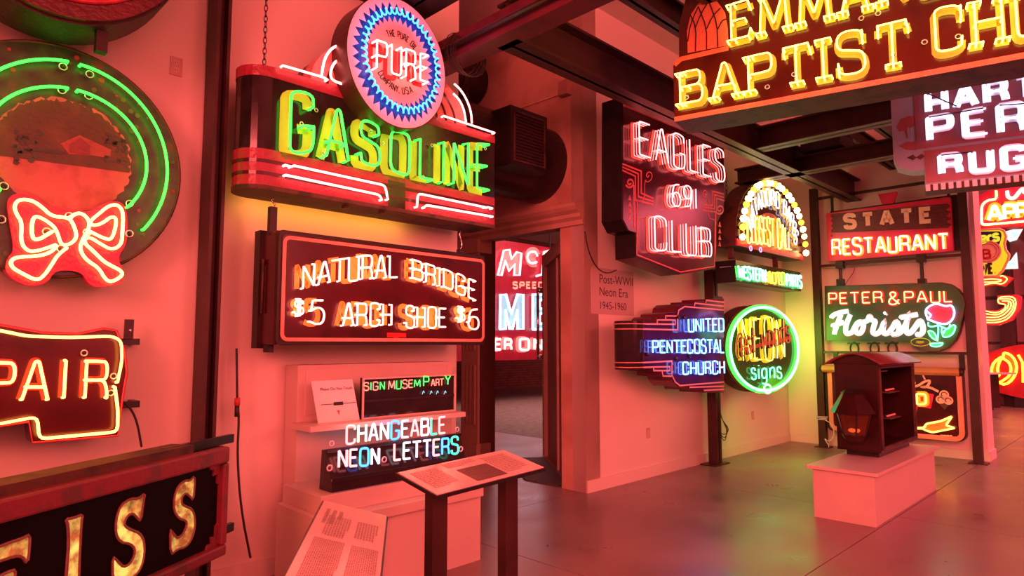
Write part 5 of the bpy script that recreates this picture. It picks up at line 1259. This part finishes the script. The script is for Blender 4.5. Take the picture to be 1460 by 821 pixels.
trace(e, F, PS([(120, 275), (160, 302), (120, 335)]), ON, .06, .03)
for x in (100, 420, 800): u = F.uv(*PS([(x, 500)])[0])[0]; MB().box(u - .1, u + .1, .05, .3, -F.p.z, F.uv(*PS([(x, 540)])[0])[1] + .1).build('support_leg', BLACK, e)
e = thing('reading_stand', Vector((0, 0, 0)), 'small distant reading stand with a pale panel, before the red oval sign', 'display stand')
p = floor_pt(1409, 584); q = floor_pt(1419, 581); u_ = (q - p).normalized()
for a in (p, q): MB().add([], []).box(a.x - .09, a.x + .09, a.y - .05, a.y + .05, 0, .80).build('post', STEEL, e)
c_ = (p + q) / 2; MB().box(c_.x - .55, c_.x + .45, c_.y - .22, c_.y + .3, .80, .84).build('panel', PANEL, e)

# ---------------------------------------------------------------- next hall sign seen through the doorway
r_ = ray(740, 500); t_ = 12.0 / r_.dot(NA); F = Frame(A, Vector((0, 0, CAM_H)) + r_ * t_)
e = thing('neon_sign', F, 'huge crimson sign with pink script and pale blue neon letters seen through the doorway', 'neon sign')
u0 = F.uv(628, 450)[0]; u1 = F.uv(830, 450)[0]; vt = F.uv(740, 346)[1]; vb = F.uv(740, 513)[1]
MB().box(u0, u1, 0, .35, vb, vt).build('cabinet', mat('crimson_board', (.30, .012, .035), .3), e)
def PM(l, s=4.11, x0=700, y0=340): return [(x0 + x / s, y0 + y / s) for x, y in l]
NPK = neon('neon_pink_bright', (4.5, 1.5, 1.6)); PKF = mat('pink_fill', (.75, .30, .30), .4)
NBW = neon('neon_ice_white', (2.0, 2.8, 3.4)); BLF = mat('ice_blue_fill', (.30, .52, .62), .4)
patch(e, F, PM([(40, 215), (75, 70), (110, 65), (120, 120), (150, 80), (178, 85), (168, 215), (135, 215), (140, 150), (105, 190), (85, 130), (65, 215)]), PKF)
trace(e, F, PM([(40, 215), (75, 70), (110, 65), (120, 120), (150, 80), (178, 85), (168, 215), (135, 215), (140, 150), (105, 190), (85, 130), (62, 215)]), NPK, .1, .03, closed=True)
stroke(e, F, PM([(268, 100), (262, 80), (230, 80), (218, 110), (235, 140), (265, 135)]), PKF, .28, smooth=2); trace(e, F, PM([(272, 104), (262, 76), (225, 78), (210, 110), (230, 148), (268, 138)]), NPK, .1, .03, smooth=2)
trace(e, F, PM([(265, 220), (300, 210), (310, 80), (345, 70), (340, 225)]), NPK, .1, .03)
printed(e, F, 'SPEEDEE', [PM([(130, 290)])[0] + (PM([(0, 257)])[0][1],), PM([(370, 290)])[0] + (PM([(0, 257)])[0][1],)], STP, .05, y=0, gap=.35)
for l in ([(52, 530), (55, 328), (88, 328), (120, 440), (155, 328), (190, 328), (190, 530), (155, 530), (155, 420), (125, 530), (110, 530), (85, 420), (85, 530)], [(245, 532), (245, 328), (340, 328), (340, 360), (285, 360), (285, 410), (330, 410), (330, 440), (285, 440), (285, 498), (340, 498), (340, 532)]):
    patch(e, F, PM(l), BLF); trace(e, F, PM(l + l[:1]), NBW, .1, .035, rnd=0)
NRW = neon('neon_red_pale', (5, 1.6, 1.5))
def pm(t, x0, x1, yt, yb): a = PM([(x0, yb), (x1, yt)]); word(e, F, t, [(a[0][0], a[0][1], a[1][1]), (a[1][0], a[0][1], a[1][1])], NRW, .1, .032, PKF, .13, gap=.35)
pm('ER', 22, 120, 590, 650); pm('ONE', 170, 370, 590, 650); pm('OV', -110, 0, 590, 650)
for x in (690, 790): u = F.uv(x, 400)[0]; MB().tube([(u, .15, vt), (u, .15, CEIL - F.p.z)], .02, 6).build('hanging_rod', DARK, e)
for x in (650, 800): u = F.uv(x, 400)[0]; MB().box(u - .06, u + .06, .1, .25, -F.p.z, vb).build('support_leg', BLACK, e)

# ---------------------------------------------------------------- hanging signs under the beams
F = fV(-785, 972, 172, 4.7)
e = thing('neon_sign', F, 'dark brown sign high up with big yellow neon serif church lettering and an arched window', 'neon sign')
ul = F.uv(962, 92)[0]
def P3(l, s=2.8077, x0=940, y0=0): return [(x0 + x / s, y0 + y / s) for x, y in l]
a = F.uv(962, 172); b = F.uv(962, 94); uw = F.uv(1040, 66)
WD = 4.2
P = [(a[0], 0), (a[0], b[1]), (a[0] + .045, b[1] + .06), (a[0] + .05, b[1] + .30), (a[0] + .10, b[1] + .48), (a[0] + .20, b[1] + .66), (a[0] + .28, b[1] + .60), (a[0] + .36, b[1] + .52), (a[0] + .36, b[1] + .75), (WD, b[1] + .75), (WD, 0)]
BRN = worn('brown_enamel', (.075, .012, .006), (.05, .009, .005), .16, scale=3, bump=.0005)
MB().prism(P, 0, .34).build('cabinet', RUST, e)
MB().prism([(x, z) for x, z in P], -.006, 0).build('face_panel', BRN, e)
BND = mat('salmon_band', (.80, .22, .10), .35)
MB().prism([(a[0], 0), (a[0], .035), (WD, .035), (WD, 0)], -.009, -.006).build('painted_band', BND, e)
c0_, c1_ = F.uv(962, 93), F.uv(1039, 69); MB().ribbon([c0_, (c0_[0] + .05, c1_[1]), (c1_[0], c1_[1])], .035, -.006, .003).build('painted_band', BND, e)
wn = [(981, 76), (980, 45), (985, 22), (996, 6), (1010, -6), (1024, 4), (1034, 18), (1038, 40), (1039, 65)]
patch(e, F, wn, mat('window_salmon', (.85, .22, .14), .35), y=-.006)
for l in ([(992, 74), (993, 40), (985, 22)], [(1008, 71), (1008, 40), (996, 10)], [(1024, 68), (1023, 35), (1012, 5)], [(992, 40), (1000, 20), (1010, 4)], [(1008, 42), (1016, 24), (1028, 12)], [(981, 60), (985, 35), (996, 10)], [(1024, 42), (1030, 30), (1036, 28)]):
    stroke(e, F, l, INK, .008, y=-.008, smooth=1)
for txt, st, g in (('BAPTIST', [(970, 148, 104), (1294, 87, 27)], .28), ('EMMANUEL', [(1043, 57, 6), (1205, 16, -42), (1460, -52, -125)], .3), ('CHURCH', [(1335, 72, 15), (1456, 49, -12), (1700, -2, -75)], .26)):
    word(e, F, txt, st, N_GOLD, .08, .006, GOLDP, .042, gap=g, serif=True, y=-.006, back=.07)
insulators(e, F, [(979, 139), (1094, 124), (1132, 106), (1228, 26), (1252, 19), (1274, 78), (1366, 52), (1318, 60)], .014, .03)
lettering(e, F, 'NEON-ART', [(1268, 109, 102), (1302, 106, 99)], STP, .003)
for x in (.5, 2.2): MB().tube([(x, .17, b[1] + .7), (x, .17, 3.98 - F.p.z + .1)], .01, 6).build('hanging_rod', DARK, e)

F = fV(-800, 1319.5, 264, 5.7)
e = thing('neon_sign', F, 'rose and pale grey rug shop sign with thick white neon lettering below the brown sign', 'neon sign')
def P4(l, s=4.104, x0=1220, y0=90): return [(x0 + x / s, y0 + y / s) for x, y in l]
WD = 3.4; st4 = F.U([(1274, 226), (1284, 238), (1300, 243), (1318, 242), (1318, 264)]); tp = F.uv(1274, 142)[1]
zmid = F.uv(1305, 215)[1]
MB().prism([(st4[0][0], tp + .20), (st4[0][0], st4[0][1]), (st4[0][0] + .03, st4[1][1]), st4[2], (.0, st4[3][1]), (0, .0), (WD, 0), (WD, tp + .20)], 0, .22).build('cabinet', PALE, e)
u5 = F.uv(1305, 180)[0]
MB().prism([(u5, tp + .19), (u5, zmid + .012), (WD, zmid + .012), (WD, tp + .19)], -.005, 0).build('rose_panel', ROSEP, e)
MB().prism([(.005, zmid - .012), (.005, .02), (WD, .02), (WD, zmid - .012)], -.005, 0).build('rose_panel', ROSEP, e)
hr = P4([(350, 310), (310, 308), (262, 330), (240, 375), (255, 400), (285, 395), (300, 440), (322, 430), (318, 380), (345, 370), (352, 460), (300, 460), (250, 485), (300, 508), (352, 510)])
patch(e, F, hr, ROSEP, y=0); patch(e, F, P4([(300, 385), (312, 372), (320, 430), (305, 440)]), PALE, y=-.003)
patch(e, F, P4([(300, 553), (335, 535), (355, 550), (385, 530), (405, 545), (380, 565), (355, 555), (335, 568)]), RUST, y=0)
RB = MB()
for k_ in range(60): RB.box(k_ * WD / 60, (k_ + .6) * WD / 60, -.02, .0, -.055, -.0)
RB.build('ribbed_trim', CREAM, e); MB().box(0, WD, .0, .22, -.055, 0).build('ribbed_trim_back', RUST, e)
NTH = neon('neon_thick_white', (2.6, 2.3, 3.6)); WHP = mat('white_letter_paint', (.85, .85, .85), .4, var=.03, bump=0)
for txt, st, g in (('HARTUNIAN', [(1324, 158.5, 134), (1460, 137, 107), (1700, 100, 60)], .32), ('PERSIAN', [(1326, 199, 168), (1480, 182, 142), (1680, 160, 108)], .36), ('RUGS', [(1343, 247, 222), (1458, 237, 209), (1510, 231, 203)], .36)):
    for c, o in layout(F, txt, st, .03, g):
        paint_letter(o, e, WHP, -.006, .060, t=.012)
        for s in (-1, 1): tube_letter([([(x + s * .017, z) for x, z in q], cl) for q, cl in o], e, NTH, .034, .0085)
    L_ = layout(F, txt, st, .03, g)
    for (c, o), (c2, o2) in zip(L_[::2], L_[1::2]):
        p0 = o[0][0][-1]; p1 = o2[0][0][0]; MB().tube([(p0[0], -.05, p0[1]), (p1[0], -.05, p1[1])], .006, 5).build('blocked_tube', INK, e)
for x in (.4, 2.0): MB().tube([(x, .1, tp + .2), (x, .1, 3.6 - F.p.z + .05)], .01, 6).build('hanging_rod', DARK, e)

# green area lamp added for the ring sign's spill on the corner
area('ring_sign_corner_fill', (A * 9.05 + NA * 3.80 + Z * 1.6)[:], (A * 10.3 + NA * 3.95 + Z * 1.45)[:], .6, (.40, 1, .10), 6, spread=1.7)
area('ring_sign_floor_glow', (A * 8.3 + NA * 3.6 + Z * 1.0)[:], (A * 9.0 + NA * 3.2)[:], .5, (.4, 1, .12), 14)
area('next_hall_fill', (A * 12 + NA * 9 + Z * 4.6)[:], (A * 13 + NA * 10)[:], 5, (1, .5, .42), 420)  # fill added under the next hall's ceiling, no fixture modelled
area('far_gallery_fill', (A * 15 + NA * -1.5 + Z * 4.8)[:], (A * 15.5 + NA * -1)[:], 5, (1, .16, .22), 900)  # pink-red fill added to brighten the far gallery, no fixture modelled
area('box_sign_wall_fill', (A * 2.35 + NA * 4.08 + Z * 2.42)[:], (A * 2.35 + NA * 4.23 + Z * 2.38)[:], 1.3, (1, .42, .05), 1.6, .05)  # area lamp added behind the sign for the yellow band on the wall
